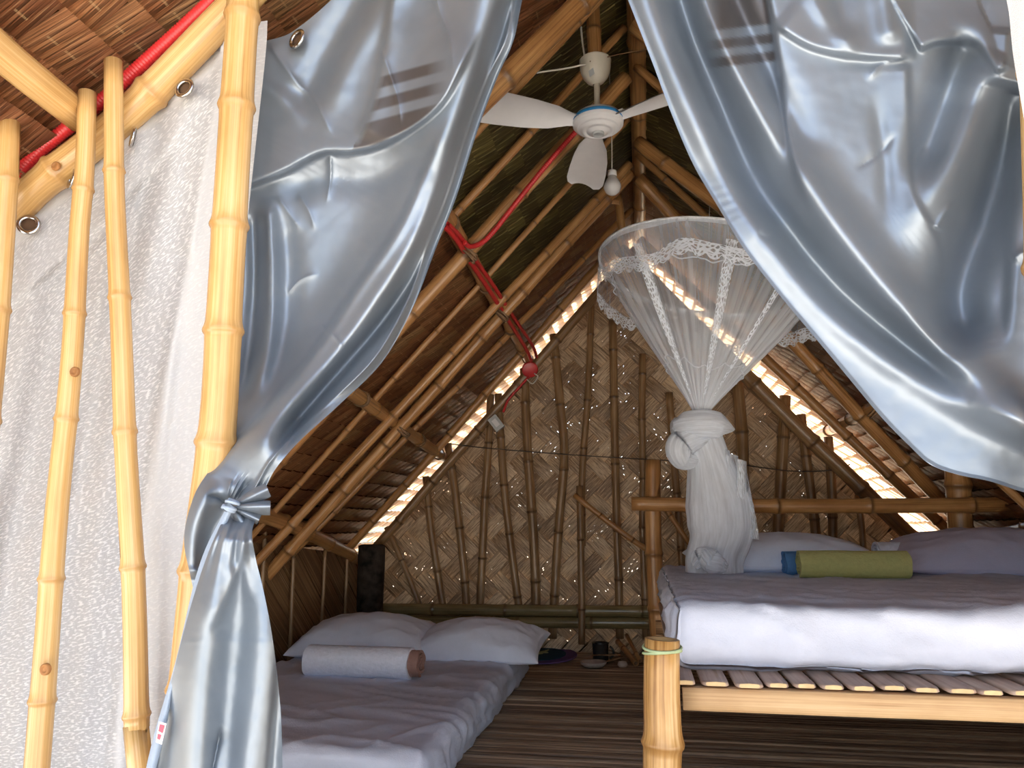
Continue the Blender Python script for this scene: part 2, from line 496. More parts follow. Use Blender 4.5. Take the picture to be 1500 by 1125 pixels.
def m_sand(name, a, b):
    t = NT(name)
    tc = t.n('ShaderNodeTexCoord')
    f = t.noise(tc.outputs['Object'], 1.5, 6, 0.65)
    return t.done(t.prin(t.ramp(f, [(0.3, a), (0.7, b)]), 0.9, 0.1, normal=t.bump(f, 0.5, 0.05)))
SAND = m_sand('pale_sand', (0.26, 0.22, 0.16), (0.38, 0.33, 0.25))
EARTH = m_sand('front_earth', (0.42, 0.40, 0.36), (0.54, 0.52, 0.48))

# ------------------------------------------------------------------ bamboo poles
def bamboo(name, pts, r, m, parent=None, gap=0.34, seg=12, hollow=True, r1=None, first=None, wob=0.004, seed=None):
    rs = random.Random(seed if seed is not None else hash(tuple(np.round(np.ravel(pts), 3))) & 0xffff)
    r1 = r1 or r
    P0 = np.asarray(pts, float)
    L = np.linalg.norm(np.diff(P0, axis=0), axis=1).sum()
    nodes = []
    s = first if first is not None else gap * rs.uniform(0.3, 0.9)
    while s < L:
        nodes.append(s)
        s += gap * rs.uniform(0.8, 1.2)
    step = 0.05
    ss = set(np.linspace(0, L, max(4, int(L / step))).tolist())
    rr = max(r, 0.014)
    for q in nodes:
        for d in (-1.1, -0.6, -0.3, -0.12, 0.0, 0.12, 0.3, 0.6, 1.1):
            x = q + d * rr
            if 0 < x < L: ss.add(x)
    ss = np.array(sorted(ss))
    C = spline(P0, max(60, int(L / 0.02)))
    cs = np.concatenate([[0], np.cumsum(np.linalg.norm(np.diff(C, axis=0), axis=1))])
    cs *= L / cs[-1]
    P = np.stack([np.interp(ss, cs, C[:, k]) for k in range(3)], 1)
    ph = rs.uniform(0, 6)
    # each internode kinks a little at its node, as real culms do
    kn = [0] + nodes + [L]
    kx = [rs.uniform(-1, 1) * wob for _ in kn]; ky = [rs.uniform(-1, 1) * wob for _ in kn]
    kx[0] = kx[-1] = 0; ky[0] = ky[-1] = 0
    P[:, 0] += np.interp(ss, kn, kx); P[:, 1] += np.interp(ss, kn, ky)
    R = r + (r1 - r) * ss / L
    A = np.zeros(len(ss))
    for q in nodes:
        d = (ss - q) / rr
        R = R * (1 + 0.13 * np.exp(-(d / 0.3) ** 2) - 0.05 * np.exp(-((d - 0.35) / 0.15) ** 2) + 0.04 * np.exp(-(d / 0.9) ** 2))
        A = np.maximum(A, np.exp(-((d - 0.15) / 0.28) ** 2))
    A[0] = A[-1] = 0.2
    mb = MB()
    mb.tube(P, R, seg, True, A, hollow)
    return mb.build(name, m, parent)
def lashing(p, axis, r, m, parent, turns=4, wr=0.0035, name='lashing'):
    axis = np.asarray(axis, float); axis /= np.linalg.norm(axis)
    a = np.cross(axis, [0.3, 0.9, 0.2]); a /= np.linalg.norm(a); b = np.cross(axis, a)
    th = np.linspace(0, turns * 2 * math.pi, turns * 16)
    Q = [np.asarray(p) + (a * math.cos(x) + b * math.sin(x)) * (r + wr * 0.6) + axis * ((x / th[-1] - 0.5) * turns * wr * 1.9 + 0.004 * math.sin(x * 0.5)) for x in th]
    mb = MB(); mb.tube(Q, wr, 5)
    return mb.build(name, m, parent)

# ================================================================== SETTING
# ---- ground outside
gb = MB()
gy = [-14, -3, 0.8, 1.2]
gb.grid(np.array([[[x, y, -0.62 + 0.05 * noise.noise((x * 0.7, y * 0.7, 0))] for x in np.linspace(-16, 16, 40)] for y in np.linspace(-16, 1.0, 24)]))
g1 = gb.build('ground_front', EARTH); g1['kind'] = 'structure'
gb = MB()
gb.grid(np.array([[[x, y, -0.62 + 0.05 * noise.noise((x * 0.7, y * 0.7, 0))] for x in np.linspace(-30, 30, 50)] for y in np.linspace(1.0, 46, 40)]))
g2 = gb.build('ground_back', SAND); g2['kind'] = 'structure'

# ---- floor of bamboo slats
WALL_Y = 4.9
floor = structure('floor', (0, 3.2, -0.02), 'dark brown floor of split bamboo slats running across the hut', 'floor')
fb = MB(); fb.box((0, 3.2, -0.05), (3.7, 3.5, 0.03))
fb.build('floor_backing', DARKPOST, floor, False)
y = 1.52
while y < WALL_Y + 0.02:
    w = random.uniform(0.021, 0.034)
    nseg = 8
    mb = MB()
    xs = np.linspace(-1.83, 1.83, nseg)
    sec = [(-0.5, -0.012), (-0.46, 0.0), (0.0, 0.004), (0.46, 0.0), (0.5, -0.012)]
    dz = random.uniform(-0.003, 0.002)
    P = np.zeros((nseg, 5, 3)); U = np.zeros((nseg, 5, 2))
    ph = random.uniform(0, 9)
    for i, x in enumerate(xs):
        for j, (a, z) in enumerate(sec):
            P[i, j] = (x, y + w / 2 + a * (w - 0.004) + 0.003 * math.sin(x * 2 + ph), z - 0.004 + dz + 0.0015 * math.sin(x * 5 + ph))
            U[i, j] = (x + ph * 3, a * 0.3 + ph)
    mb.grid(P, U)
    mb.build('floor_slat', FLOORM, floor, fix=False)
    y += w

# ---- the two roof slopes: nipa leaves laid in courses
OPENING = [(765, 0), (728, 115), (668, 290), (605, 450), (500, 590), (400, 690), (385, 740), (410, 900), (410, 940), (1500, 940), (1500, 722), (1400, 695), (1330, 650), (1240, 550), (1140, 430), (1050, 300), (985, 170), (920, 0)]
TOPLEFT = [(-30, -30), (500, -30), (500, 0), (410, 58), (385, 60), (330, 60), (-30, 330)]
LEAF_W, LEAF_L = 0.056, 0.094
def leaf_pts(side, s, y, w, l, tilt, lift, skew):
    # s: distance down the slope from the ridge; returns two rows of 4 points (arched leaf) on the underside
    ux, uz = side / math.sqrt(1 + SLOPE ** 2), -SLOPE / math.sqrt(1 + SLOPE ** 2)
    nx, nz = -side * SLOPE / math.sqrt(1 + SLOPE ** 2), -1 / math.sqrt(1 + SLOPE ** 2)   # inward
    rows = []
    for k in (-0.56, 0.0, 0.56):
        row = []
        for a, h in ((-0.5, -0.006), (-0.25, 0.002), (0.2, 0.003), (0.5, -0.004)):
            ss = s + k * l
            d = lift + h + tilt * (-k)
            row.append((ux * ss + nx * d, y + a * w + skew * k, RIDGE + uz * ss + nz * d))
        rows.append(row)
    return np.array(rows)
def roof(name, side, label):
    root = structure(name, (0, 3.0, RIDGE), label, 'roof')
    cand = []
    ys = [(0.35 + c * LEAF_W, LEAF_W) for c in range(28)]
    while ys[-1][0] < 6.4:
        ys.append((ys[-1][0] + ys[-1][1], 0.082))
    rngl = random.Random(3 if side < 0 else 4)
    for r_ in range(33):
        s = 0.05 + r_ * LEAF_L
        for y0_, lw in ys:
            yy = y0_ + (r_ % 2) * lw * 0.5 + rngl.uniform(-0.012, 0.012)
            P = leaf_pts(side, s, yy, lw * rngl.uniform(1.12, 1.4), LEAF_L, 0.023 + rngl.uniform(-0.003, 0.005), rngl.uniform(0, 0.004), rngl.uniform(-0.012, 0.012))
            ctr = P.reshape(-1, 3).mean(0)
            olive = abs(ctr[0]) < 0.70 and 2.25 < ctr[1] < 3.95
            px, py, z = proj(ctr)
            vis = z > 0.2 and ctr[1] < 5.6 and (inpoly(px, py, OPENING) or inpoly(px, py, TOPLEFT))
            cand.append((z if vis else 99 + rngl.random(), P, olive))
    cand.sort(key=lambda q: q[0])
    U = np.stack(np.meshgrid(np.linspace(0, 1, 4), np.linspace(0, 1, 3)), 2)
    rest = {False: MB(), True: MB()}
    for k, (z, P, olive) in enumerate(cand):
        if k < 298 and z < 90:
            mb = MB(); mb.grid(P, U)
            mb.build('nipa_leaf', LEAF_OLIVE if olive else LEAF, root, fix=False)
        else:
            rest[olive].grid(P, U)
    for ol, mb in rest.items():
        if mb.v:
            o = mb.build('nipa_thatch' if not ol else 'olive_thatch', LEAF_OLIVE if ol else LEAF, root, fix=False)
            o['kind'] = 'stuff'
    # backing slab added to block light, ended early so the overhang glows
    ux, uz = side / math.sqrt(1 + SLOPE ** 2), -SLOPE / math.sqrt(1 + SLOPE ** 2)
    nx, nz = side * SLOPE / math.sqrt(1 + SLOPE ** 2), 1 / math.sqrt(1 + SLOPE ** 2)
    S = 3.12
    pts = []
    for d in (0.018, 0.06):
        for s in (-0.02, S):
            for yy in (0.3, 4.92 if side < 0 else 5.2):
                pts.append((ux * s + nx * d, yy, RIDGE + uz * s + nz * d))
    mb = MB(); mb.add(pts, [(0, 1, 3, 2), (4, 6, 7, 5), (0, 4, 5, 1), (2, 3, 7, 6), (0, 2, 6, 4), (1, 5, 7, 3)])
    mb.build('thatch_light_block', THATCH, root, False)
    return root
roofL = roof('ceiling_left', -1, 'left slope of the nipa leaf roof, reddish brown leaf courses')
roofR = roof('ceiling_right', 1, 'right slope of the nipa leaf roof, above the mosquito net')

def rline(side, pix, off, ext=None):
    P = [atroof(x, y_, side, off) for x, y_ in pix]
    return P
def rafter(side, Y, r, x0, x1, off, root, gap=0.36, dy=0.0, m=None, name='rafter'):
    # straight pole under the slope at depth Y, from x0 (near the ridge) to x1 (eave)
    P = []
    for t in (0, 0.5, 1):
        x = x0 + (x1 - x0) * t
        P.append((x, Y + dy * (t - 0.5), roof_z(x, off * 1.49)))
    return bamboo(name, P, r, m or BAM_BROWN, root, gap, 10, True)
# left: measured depths of the rafters, from the front
for (Y, r, off, dy) in ((2.03, 0.036, 0.095, -0.30), (2.32, 0.014, 0.035, -0.06), (2.61, 0.016, 0.04, -0.03), (2.78, 0.030, 0.10, -0.06), (3.27, 0.014, 0.04, -0.04),
                        (3.48, 0.022, 0.09, -0.22), (3.63, 0.030, 0.10, -0.06), (4.05, 0.018, 0.05, -0.50), (4.55, 0.024, 0.06, 0.03)):
    rafter(-1, Y, r, -0.02, -1.86, off, roofL, 0.34, dy)
for (Y, r, off, dy) in ((2.40, 0.034, 0.095, -0.2), (2.62, 0.016, 0.04, 0.0), (2.86, 0.018, 0.05, 0.0), (3.05, 0.032, 0.10, -0.6), (3.62, 0.018, 0.05, 0.0),
                        (4.09, 0.034, 0.095, 0.70), (4.63, 0.028, 0.095, 0.03)):
    rafter(1, Y, r, 0.02, 1.86, off, roofR, 0.34, dy)
# purlins running back along each slope
def purlin(side, x, r, y0, y1, off, root, dx=0.0):
    P = [(x + dx * t, y0 + (y1 - y0) * t, roof_z(x + dx * t, off * 1.49) ) for t in (0, 0.5, 1)]
    o = bamboo('purlin', P, r, BAM_BROWN, root, 0.4, 12, True)
    for q in np.linspace(y0 + 0.4, y1 - 0.3, 4):
        t = (q - y0) / (y1 - y0)
        xx = x + dx * t
        lashing((xx, q, roof_z(xx, off * 1.49)), (0, 1, 0), r * 1.04, TWINE, root, 5, 0.003)
    return o
purlin(-1, -0.665, 0.030, 2.2, 5.1, 0.052, roofL, -0.05)
purlin(-1, -1.16, 0.032, 2.7, 5.0, 0.052, roofL, -0.12)
purlin(1, 0.70, 0.030, 2.2, 5.1, 0.052, roofR, 0.03)
purlin(1, 1.14, 0.032, 3.8, 5.3, 0.052, roofR, 0.0)
# front overhang purlin, butts against the facade rafter
pf = [atroof(-130, -35, -1, 0.06), atroof(0, 78, -1, 0.06), atroof(118, 172, -1, 0.06)]
bamboo('purlin', pf, 0.029, BAM_PALE, roofL, 0.32, 14, True)
# eave beams
bamboo('eave_beam', [(-1.70, 1.3, 0.84), (-1.64, 2.7, 0.82), (-1.66, 3.4, 0.77), (-1.80, 4.85, 0.53)], 0.036, BAM_BROWN, roofL, 0.4)
bamboo('eave_beam', [(1.66, 2.6, 0.80), (1.74, 4.0, 0.74), (1.84, 4.85, 0.60)], 0.036, BAM_BROWN, roofR, 0.4)
# ridge beam and the post the fan hangs from
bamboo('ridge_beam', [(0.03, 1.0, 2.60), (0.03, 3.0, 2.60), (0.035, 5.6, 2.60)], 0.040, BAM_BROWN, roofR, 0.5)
FAN = at(876, 180, 2.40)
fp0 = at(872, 88, 2.42)
bamboo('fan_post', [fp0 + np.array([0.0, 0.0, -0.01]), fp0 + np.array([-0.006, 0.01, 0.28]), fp0 + np.array([-0.01, 0.02, 0.62])], 0.024, BAM_BROWN, roofL, 0.3)
# collar poles near the apex behind the fan
bamboo('collar_pole', [at(872, 292, 3.68), at(908, 296, 3.66)], 0.014, BAM_BROWN, roofL, 0.3)
bamboo('king_post', [at(905, 285, 3.9), at(912, 345, 3.9)], 0.022, BAM_BROWN, roofL, 0.3)

# ---- back wall: woven bamboo mat on bamboo studs
wallB = structure('wall_back', (0, WALL_Y, 0), 'woven bamboo back wall with bamboo studs and light through its gaps', 'wall')
lA, lB = at(868, 440, WALL_Y), at(575, 772, WALL_Y)
rA, rB = at(1140, 600, WALL_Y), at(1300, 760, WALL_Y)
def on_line(a, b, x):
    return a[2] + (b[2] - a[2]) * (x - a[0]) / (b[0] - a[0])
def top_z(x):
    return min(on_line(lA, lB, x), on_line(rA, rB, x))
xa = -0.5
for xx in np.linspace(-0.5, 0.6, 600):
    if on_line(lA, lB, xx) < on_line(rA, rB, xx): xa = xx
apex = (xa, top_z(xa))
XL, XR = -1.85, 1.88
wall_poly = [(XL, -0.02), (XR, -0.02), (XR, max(0.1, top_z(XR))), apex, (XL, max(0.1, top_z(XL)))]
def clip(poly, cp):
    out = poly
    for i in range(len(cp)):
        a, b = cp[i], cp[(i + 1) % len(cp)]
        inp, out = out, []
        def side(p): return (b[0] - a[0]) * (p[1] - a[1]) - (b[1] - a[1]) * (p[0] - a[0])
        for j in range(len(inp)):
            p, q = inp[j - 1], inp[j]
            sp, sq = side(p), side(q)
            if (sp >= 0) != (sq >= 0):
                t = sp / (sp - sq)
                out.append((p[0] + (q[0] - p[0]) * t, p[1] + (q[1] - p[1]) * t))
            if sq >= 0: out.append(q)
        if not out: return []
    return out
CW = 0.086
c45 = math.sqrt(0.5)
floats = []
for i in range(-60, 60):
    for j in range(-60, 60):
        if (i + j) % 4 == 0: floats.append(('A', i, j))
        if (i + j) % 4 == 2: floats.append(('B', i, j))
wr = random.Random(8)
pieces = []
for kind, i, j in floats:
    ov = CW * 0.05
    if kind == 'A': q = [(i * CW - ov, j * CW - ov), ((i + 2) * CW + ov, (j + 1) * CW + ov)]
    else: q = [(i * CW - ov, j * CW - ov), ((i + 1) * CW + ov, (j + 2) * CW + ov)]
    (a0, b0), (a1, b1) = q
    nl = 4
    cells = []
    quad = [(a0, b0), (a1, b0), (a1, b1), (a0, b1)]
    def xz(p): return ((p[0] - p[1]) * c45, (p[0] + p[1]) * c45 + 0.9)
    jit = wr.uniform(-0.006, 0.006)
    Q = [xz(p) for p in quad]
    cl = clip(Q, wall_poly)
    if len(cl) < 3: continue
    ar = abs(sum(cl[k - 1][0] * cl[k][1] - cl[k][0] * cl[k - 1][1] for k in range(len(cl)))) / 2
    if ar < 0.0012: continue
    inside = ar > 0.98 * (a1 - a0) * (b1 - b0)
    pieces.append((kind, (a0, b0, a1, b1), Q, cl, inside, jit, ar))
pieces.sort(key=lambda p: -p[6])
rest = MB()
for k, (kind, (a0, b0, a1, b1), Q, cl, inside, jit, ar) in enumerate(pieces):
    mb = MB()
    if inside:
        n, m_ = (5, 3)
        P = np.zeros((n, m_, 3)); U = np.zeros((n, m_, 2))
        for u in range(n):
            for v in range(m_):
                tu, tv = u / (n - 1), v / (m_ - 1)
                if kind == 'A': a, b = a0 + (a1 - a0) * tu, b0 + (b1 - b0) * tv
                else: a, b = a0 + (a1 - a0) * tv, b0 + (b1 - b0) * tu
                x, z = xz((a, b))
                bow = 0.014 * math.sin(math.pi * tu) - 0.002 + 0.002 * (1 - abs(tv * 2 - 1))
                P[u, v] = (x, WALL_Y - bow, z)
                U[u, v] = (tv * 0.998 + 0.001 + k * 3, tu * 2 + k * 1.3)
        mb.grid(P, U)
    else:
        n = len(cl)
        uvs = []
        for x, z in cl:
            a, b = (x + (z - 0.9)) * c45, ((z - 0.9) - x) * c45
            tu, tv = ((a - a0) / (a1 - a0), (b - b0) / (b1 - b0)) if kind == 'A' else ((b - b0) / (b1 - b0), (a - a0) / (a1 - a0))
            uvs.append((tv * 0.998 + 0.001 + k * 3, tu * 2 + k * 1.3))
        mb.add([(x, WALL_Y - 0.006 - (0.003 if kind == 'A' else 0), z) for x, z in cl], [tuple(range(n))], uvs)
    if k < 298:
        mb.build('woven_strip', WEAVE, wallB, fix=False)
    else:
        rest.add(mb.v, mb.f, mb.uv)
if rest.v:
    rest.build('woven_offcuts', WEAVE, wallB, fix=False)['kind'] = 'stuff'
SY = WALL_Y - 0.055
def stud(pix, r, name='stud', Y=None, m=None):
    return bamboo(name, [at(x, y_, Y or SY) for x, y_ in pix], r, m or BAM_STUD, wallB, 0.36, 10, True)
for pix, r in (([(566, 772), (595, 838), (616, 890)], 0.018), ([(624, 698), (634, 790), (651, 905), (655, 935)], 0.024), ([(656, 650), (668, 730), (676, 800), (686, 935)], 0.025),
               ([(719, 578), (711, 720), (702, 890), (700, 935)], 0.025), ([(730, 577), (740, 730), (755, 850), (768, 935)], 0.025), ([(768, 540), (774, 660), (782, 800), (786, 935)], 0.030),
               ([(811, 490), (821, 590), (826, 665), (817, 790), (809, 935)], 0.028), ([(866, 448), (862, 560), (853, 700), (853, 800)], 0.022), ([(898, 470), (900, 600), (903, 740), (908, 935)], 0.026),
               ([(941, 519), (941, 640), (942, 780), (946, 935)], 0.023), ([(980, 575), (988, 690), (999, 810), (1004, 935)], 0.024),
               ([(1080, 560), (1087, 650), (1090, 780), (1090, 935)], 0.036), ([(1150, 580), (1144, 700), (1139, 800), (1136, 935)], 0.034), ([(1173, 607), (1184, 690), (1195, 790), (1205, 935)], 0.028),
               ([(1213, 640), (1218, 720), (1220, 790), (1222, 935)], 0.027), ([(1256, 725), (1264, 790), (1270, 935)], 0.018)):
    stud(pix, r)
bamboo('stud', [at(849, 712, SY - 0.06), at(850, 800, SY - 0.07), at(852, 944, SY - 0.09)], 0.021, BAM_STUD, wallB, 0.36)
# sloping plates along the top of the wall
bamboo('wall_plate', [(apex[0] + 0.05, SY - 0.05, apex[1] + 0.03), tuple(at(800, 516, SY - 0.05)), tuple(at(665, 670, SY - 0.05)), tuple(at(545, 808, SY - 0.05))], 0.030, BAM_STUD, wallB, 0.4)
bamboo('wall_plate', [(apex[0] - 0.05, SY - 0.1, apex[1] + 0.02), tuple(at(1140, 597, SY - 0.1)), tuple(at(1240, 694, SY - 0.1)), tuple(at(1400, 850, SY - 0.1))], 0.044, BAM_STUD, wallB, 0.4)
# low double rail, braces
for yy, dyy in ((893, 3), (910, 3)):
    bamboo('rail', [at(558, yy - 1, SY - 0.045), at(760, yy + 1, SY - 0.05), at(958, yy + dyy, SY - 0.045)], 0.034, BAM_GREEN, wallB, 0.42, 12, True, wob=0.002)
bamboo('brace', [at(841, 725, SY - 0.1), at(895, 768, SY - 0.1), at(962, 815, SY - 0.1)], 0.017, BAM_BROWN, wallB, 0.3)
bamboo('brace', [at(952, 712, SY - 0.12), at(1012, 800, SY - 0.12)], 0.016, BAM_BROWN, wallB, 0.3)
mb = MB(); mb.tube(spline([at(590, 640, SY - 0.075), at(700, 655, SY - 0.08), at(850, 667, SY - 0.08), at(1005, 676, SY - 0.075)], 30), 0.0035, 5)
mb.build('guy_wire', WIREM, wallB)
mb = MB(); mb.tube(spline([at(1080, 680, SY - 0.09), at(1160, 690, SY - 0.09), at(1225, 688, SY - 0.09), at(1245, 680, SY - 0.09)], 24), 0.0035, 5)
mb.build('guy_wire', WIREM, wallB)

# ---- side walls: slanting split-bamboo strips behind thin battens
def side_wall(name, x, y0, y1, topf, label, lean):
    root = structure(name, (x, (y0 + y1) / 2, 0), label, 'wall')
    sgn = -1 if x < 0 else 1
    poly = [(y0, -0.02), (y1, -0.02), (y1, topf(y1)), (y0, topf(y0))]
    wd = 0.075
    k = 0
    d = np.array([math.cos(lean), math.sin(lean)]); nrm = np.array([-d[1], d[0]])
    for i in range(-40, 60):
        o = nrm * i * wd + np.array([y0, 0])
        Q = [o - d * 5 , o + d * 5, o + d * 5 + nrm * (wd + 0.006), o - d * 5 + nrm * (wd + 0.006)]
        cl = clip([tuple(p) for p in Q], poly)
        if len(cl) < 3: continue
        mb = MB()
        tw = 0.006 * (i % 2)
        n = len(cl)
        a = [(x + sgn * tw, p[0], p[1]) for p in cl]; b = [(x + sgn * (tw + 0.006), p[0], p[1]) for p in cl]
        uvs = [(float((np.array(p) - o) @ nrm) / wd + i * 3, float((np.array(p) - o) @ d)) for p in cl]
        mb.add(a + b, [tuple(range(n)), tuple(range(2 * n - 1, n - 1, -1))] + [(j, (j + 1) % n, n + (j + 1) % n, n + j) for j in range(n)], uvs * 2)
        mb.build('wall_strip', WEAVE_SIDE, root, False)
    return root
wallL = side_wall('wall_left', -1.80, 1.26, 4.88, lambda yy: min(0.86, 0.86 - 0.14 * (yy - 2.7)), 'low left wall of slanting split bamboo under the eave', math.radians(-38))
for px_ in (388, 432, 477, 510):
    d = ray(px_, 850); p = CAM + d * (-1.765 / d[0])
    bamboo('batten', [(-1.775, p[1], 0.0), (-1.775, p[1], 0.84 - 0.14 * (p[1] - 2.7))], 0.011, BAM_STUD, wallL, 0.4, 8)
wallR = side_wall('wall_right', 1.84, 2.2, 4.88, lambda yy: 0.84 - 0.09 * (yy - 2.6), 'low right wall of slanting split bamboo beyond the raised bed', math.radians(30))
for yy in (3.3, 3.75, 4.2, 4.6):
    bamboo('batten', [(1.815, yy, 0.0), (1.815, yy, 0.80 - 0.09 * (yy - 2.6))], 0.02, BAM_STUD, wallR, 0.4, 8)
# dark timber corner post
mb = MB()
rows = []
for k, t in enumerate(np.linspace(0, 1, 22)):
    ring = []
    for a in np.arange(20) * 2 * math.pi / 20:
        rr = 0.080 * (1 + 0.07 * noise.noise((math.cos(a) * 3, math.sin(a) * 3, t * 2)) + 0.06 * noise.noise((math.cos(a) * 9, math.sin(a) * 9, t * 1.5)))
        ring.append((-1.655 + rr * math.cos(a), 4.62 + rr * math.sin(a), -0.005 + 0.635 * t))
    rows.append(ring)
rows.append([(-1.655 + 0.06 * math.cos(a), 4.62 + 0.06 * math.sin(a), 0.637) for a in np.arange(20) * 2 * math.pi / 20])
mb.grid(np.array(rows), wrap=True)
b = len(mb.v); mb.add([(-1.655, 4.62, 0.637)], []); n0 = 22 * 20
for j in range(20): mb.f.append((n0 + j, n0 + (j + 1) % 20, b))
tag(mb.build('timber_post', DARKPOST), 'thick dark weathered timber post in the corner behind the floor pillows', 'post')
# loose light slit by the post: torn leaf flap
# ================================================================== FRONT POLES
FY = 1.2
p = [at(x, y_, 1.17) for x, y_ in ((18, 312), (60, 270), (190, 165), (328, 26), (420, -62), (640, -270))]
p = [np.array([q[0], FY - 0.01 + 0.02 * (i / 5), q[2]]) if False else q for i, q in enumerate(p)]
o = bamboo('facade_rafter', p, 0.029, BAM_PALE, None, 0.26, 16, True, wob=0.002)
tag(o, 'sloping bamboo rafter carrying the white sheer curtain eyelets', 'pole')
o = bamboo('bamboo_pole', [at(355, -60, 1.11), at(356, 0, 1.11), at(349, 120, 1.11), at(340, 260, 1.11), at(332, 400, 1.11), at(328, 470, 1.11), at(321, 600, 1.11), at(310, 700, 1.11), at(297, 800, 1.11), at(281, 960, 1.11), at(262, 1200, 1.11), at(245, 1400, 1.11)], 0.0265, BAM_PALE, None, 0.2, 18, True, 0.0295, 0.115, 0.0)
tag(o, 'thickest bamboo pole, beside the left blue curtain', 'pole')
G = 'slim bamboo poles before the sheer curtain'
def front_pole(pix, r, r1, gap, first, label, Y):
    P = [at(x, y_, Y) for x, y_ in pix]
    d = P[-1] - P[-2]; d = d / abs(d[2])
    P.append(P[-1] + d * (P[-1][2] + 0.60))
    o = bamboo('bamboo_pole', P, r, BAM_PALE, None, gap, 14, True, r1, first, 0.0)
    tag(o, label, 'pole', G)
    return o
front_pole([(128, 136), (124, 250), (116, 340), (104, 540), (83, 750), (65, 990), (54, 1125)], 0.0150, 0.0205, 0.22, 0.185, 'slim bamboo pole leaning left with a brown knot, second from the frame edge', 1.11)
front_pole([(166, 90), (167, 200), (168, 285), (177, 470), (184, 655), (196, 860), (201, 1080), (206, 1130)], 0.0155, 0.0195, 0.2, 0.205, 'slim crooked bamboo pole bending right between two straighter poles', 1.11)
front_pole([(13, 173), (8, 280), (-4, 450), (-20, 620), (-40, 800)], 0.0185, 0.021, 0.22, 0.12, 'short-topped bamboo pole at the left frame edge', 1.10)
o = bamboo('facade_rafter', [(-0.06, 1.19, roof_z(0.06, 0.075)), (0.5, 1.19, roof_z(0.5, 0.075)), (1.75, 1.19, roof_z(1.75, 0.075))], 0.028, BAM_PALE, roofR, 0.3, 14)
# right edge pole of the opening
o = bamboo('bamboo_pole', [at(1520, -60, 1.12), at(1530, 200, 1.12), at(1540, 600, 1.12), at(1550, 1200, 1.12)], 0.026, BAM_PALE, None, 0.3, 14)
tag(o, 'bamboo pole at the right frame edge beside the blue curtain', 'pole')
# knots where shoots were cut
def knot(x, y_, Y, r):
    c = at(x, y_, Y)
    mb = MB()
    prof = [(r, 0.0), (r * 0.95, 0.004), (r * 0.6, 0.0055), (r * 0.5, 0.003), (0.0005, 0.004)]
    mb.lathe(prof, c, 12, np.array([[1, 0, 0], [0, 0, -1], [0, 1, 0]]))
    return mb
knotm = m_plain('shoot_scar', (0.30, 0.13, 0.04), 0.6, 0.3, nvar=0.35)
for pole_, lst in ((bpy.data.objects['bamboo_pole.001'], ((111, 545, 1.0885, 0.0085), (68, 980, 1.086, 0.009))), (bpy.data.objects['facade_rafter'], ((83, 244, 1.142, 0.0085),))):
    for x, y_, Y_, r_ in lst:
        o = knot(x, y_, Y_, r_).build('knot', knotm, None)
        adopt(o, pole_)
# red corrugated conduit along the facade rafter
def conduit(name, pts, r, label, rib=0.006):
    L = np.linalg.norm(np.diff(np.asarray(pts), axis=0), axis=1).sum()
    n = int(L / (rib / 3.0)) + 2
    P = spline(pts, n)
    R = r * (1 + 0.09 * np.sin(np.arange(n) * 2 * math.pi / 3.0))
    mb = MB(); mb.tube(P, R, 10)
    return tag(mb.build(name, RED_PL, None, fix=False), label, 'conduit')
conduit('conduit', [at(8, 272, 1.18), at(60, 219, 1.18), at(140, 156, 1.18), at(200, 102, 1.18), at(262, 46, 1.18), at(325, -13, 1.18), at(420, -103, 1.18), at(520, -193, 1.18)], 0.0125, 'red corrugated conduit along the facade rafter above the sheer curtain')

# ================================================================== CURTAINS
def coons(T, B, L, R, m, n):           # rows m (top to bottom), columns n
    T, B, L, R = spline(T, n), spline(B, n), spline(L, m), spline(R, m)
    s = np.linspace(0, 1, n)[None, :, None]; t = np.linspace(0, 1, m)[:, None, None]
    return ((1 - t) * T[None] + t * B[None] + (1 - s) * L[:, None] + s * R[:, None]
            - ((1 - s) * (1 - t) * T[0] + s * (1 - t) * T[-1] + (1 - s) * t * B[0] + s * t * B[-1]))
def sdist(XY, poly, n=40):             # signed distance (right of travel positive) and position along
    P = spline(poly, n)
    shp = XY.shape[:-1]
    q = XY.reshape(-1, 2)
    best = np.full(len(q), 1e9); sg = np.ones(len(q)); tt = np.zeros(len(q)); over = np.zeros(len(q))
    for i in range(n - 1):
        a, b = P[i], P[i + 1]
        e = b - a; ll = e @ e
        t = ((q - a) @ e) / ll
        tc = np.clip(t, 0, 1)
        d = q - (a + tc[:, None] * e)
        dd = np.hypot(d[:, 0], d[:, 1])
        m = dd < best
        best[m] = dd[m]
        sg[m] = np.sign(e[0] * d[m, 1] - e[1] * d[m, 0])
        tt[m] = (i + tc[m]) / (n - 1)
    return (best * np.where(sg == 0, 1, sg)).reshape(shp), tt.reshape(shp)
def sstep(x):
    x = np.clip(x, 0, 1)
    return x * x * (3 - 2 * x)
def taper(t, a=0.12, b=0.12):
    return sstep(taper0(t, a, b))
def taper0(t, a, b):
    return np.clip(t / max(a, 1e-6), 0, 1) * np.clip((1 - t) / max(b, 1e-6), 0, 1) if a > 0 and b > 0 else (np.clip(t / a, 0, 1) if a > 0 else (np.clip((1 - t) / b, 0, 1) if b > 0 else np.ones_like(t)))
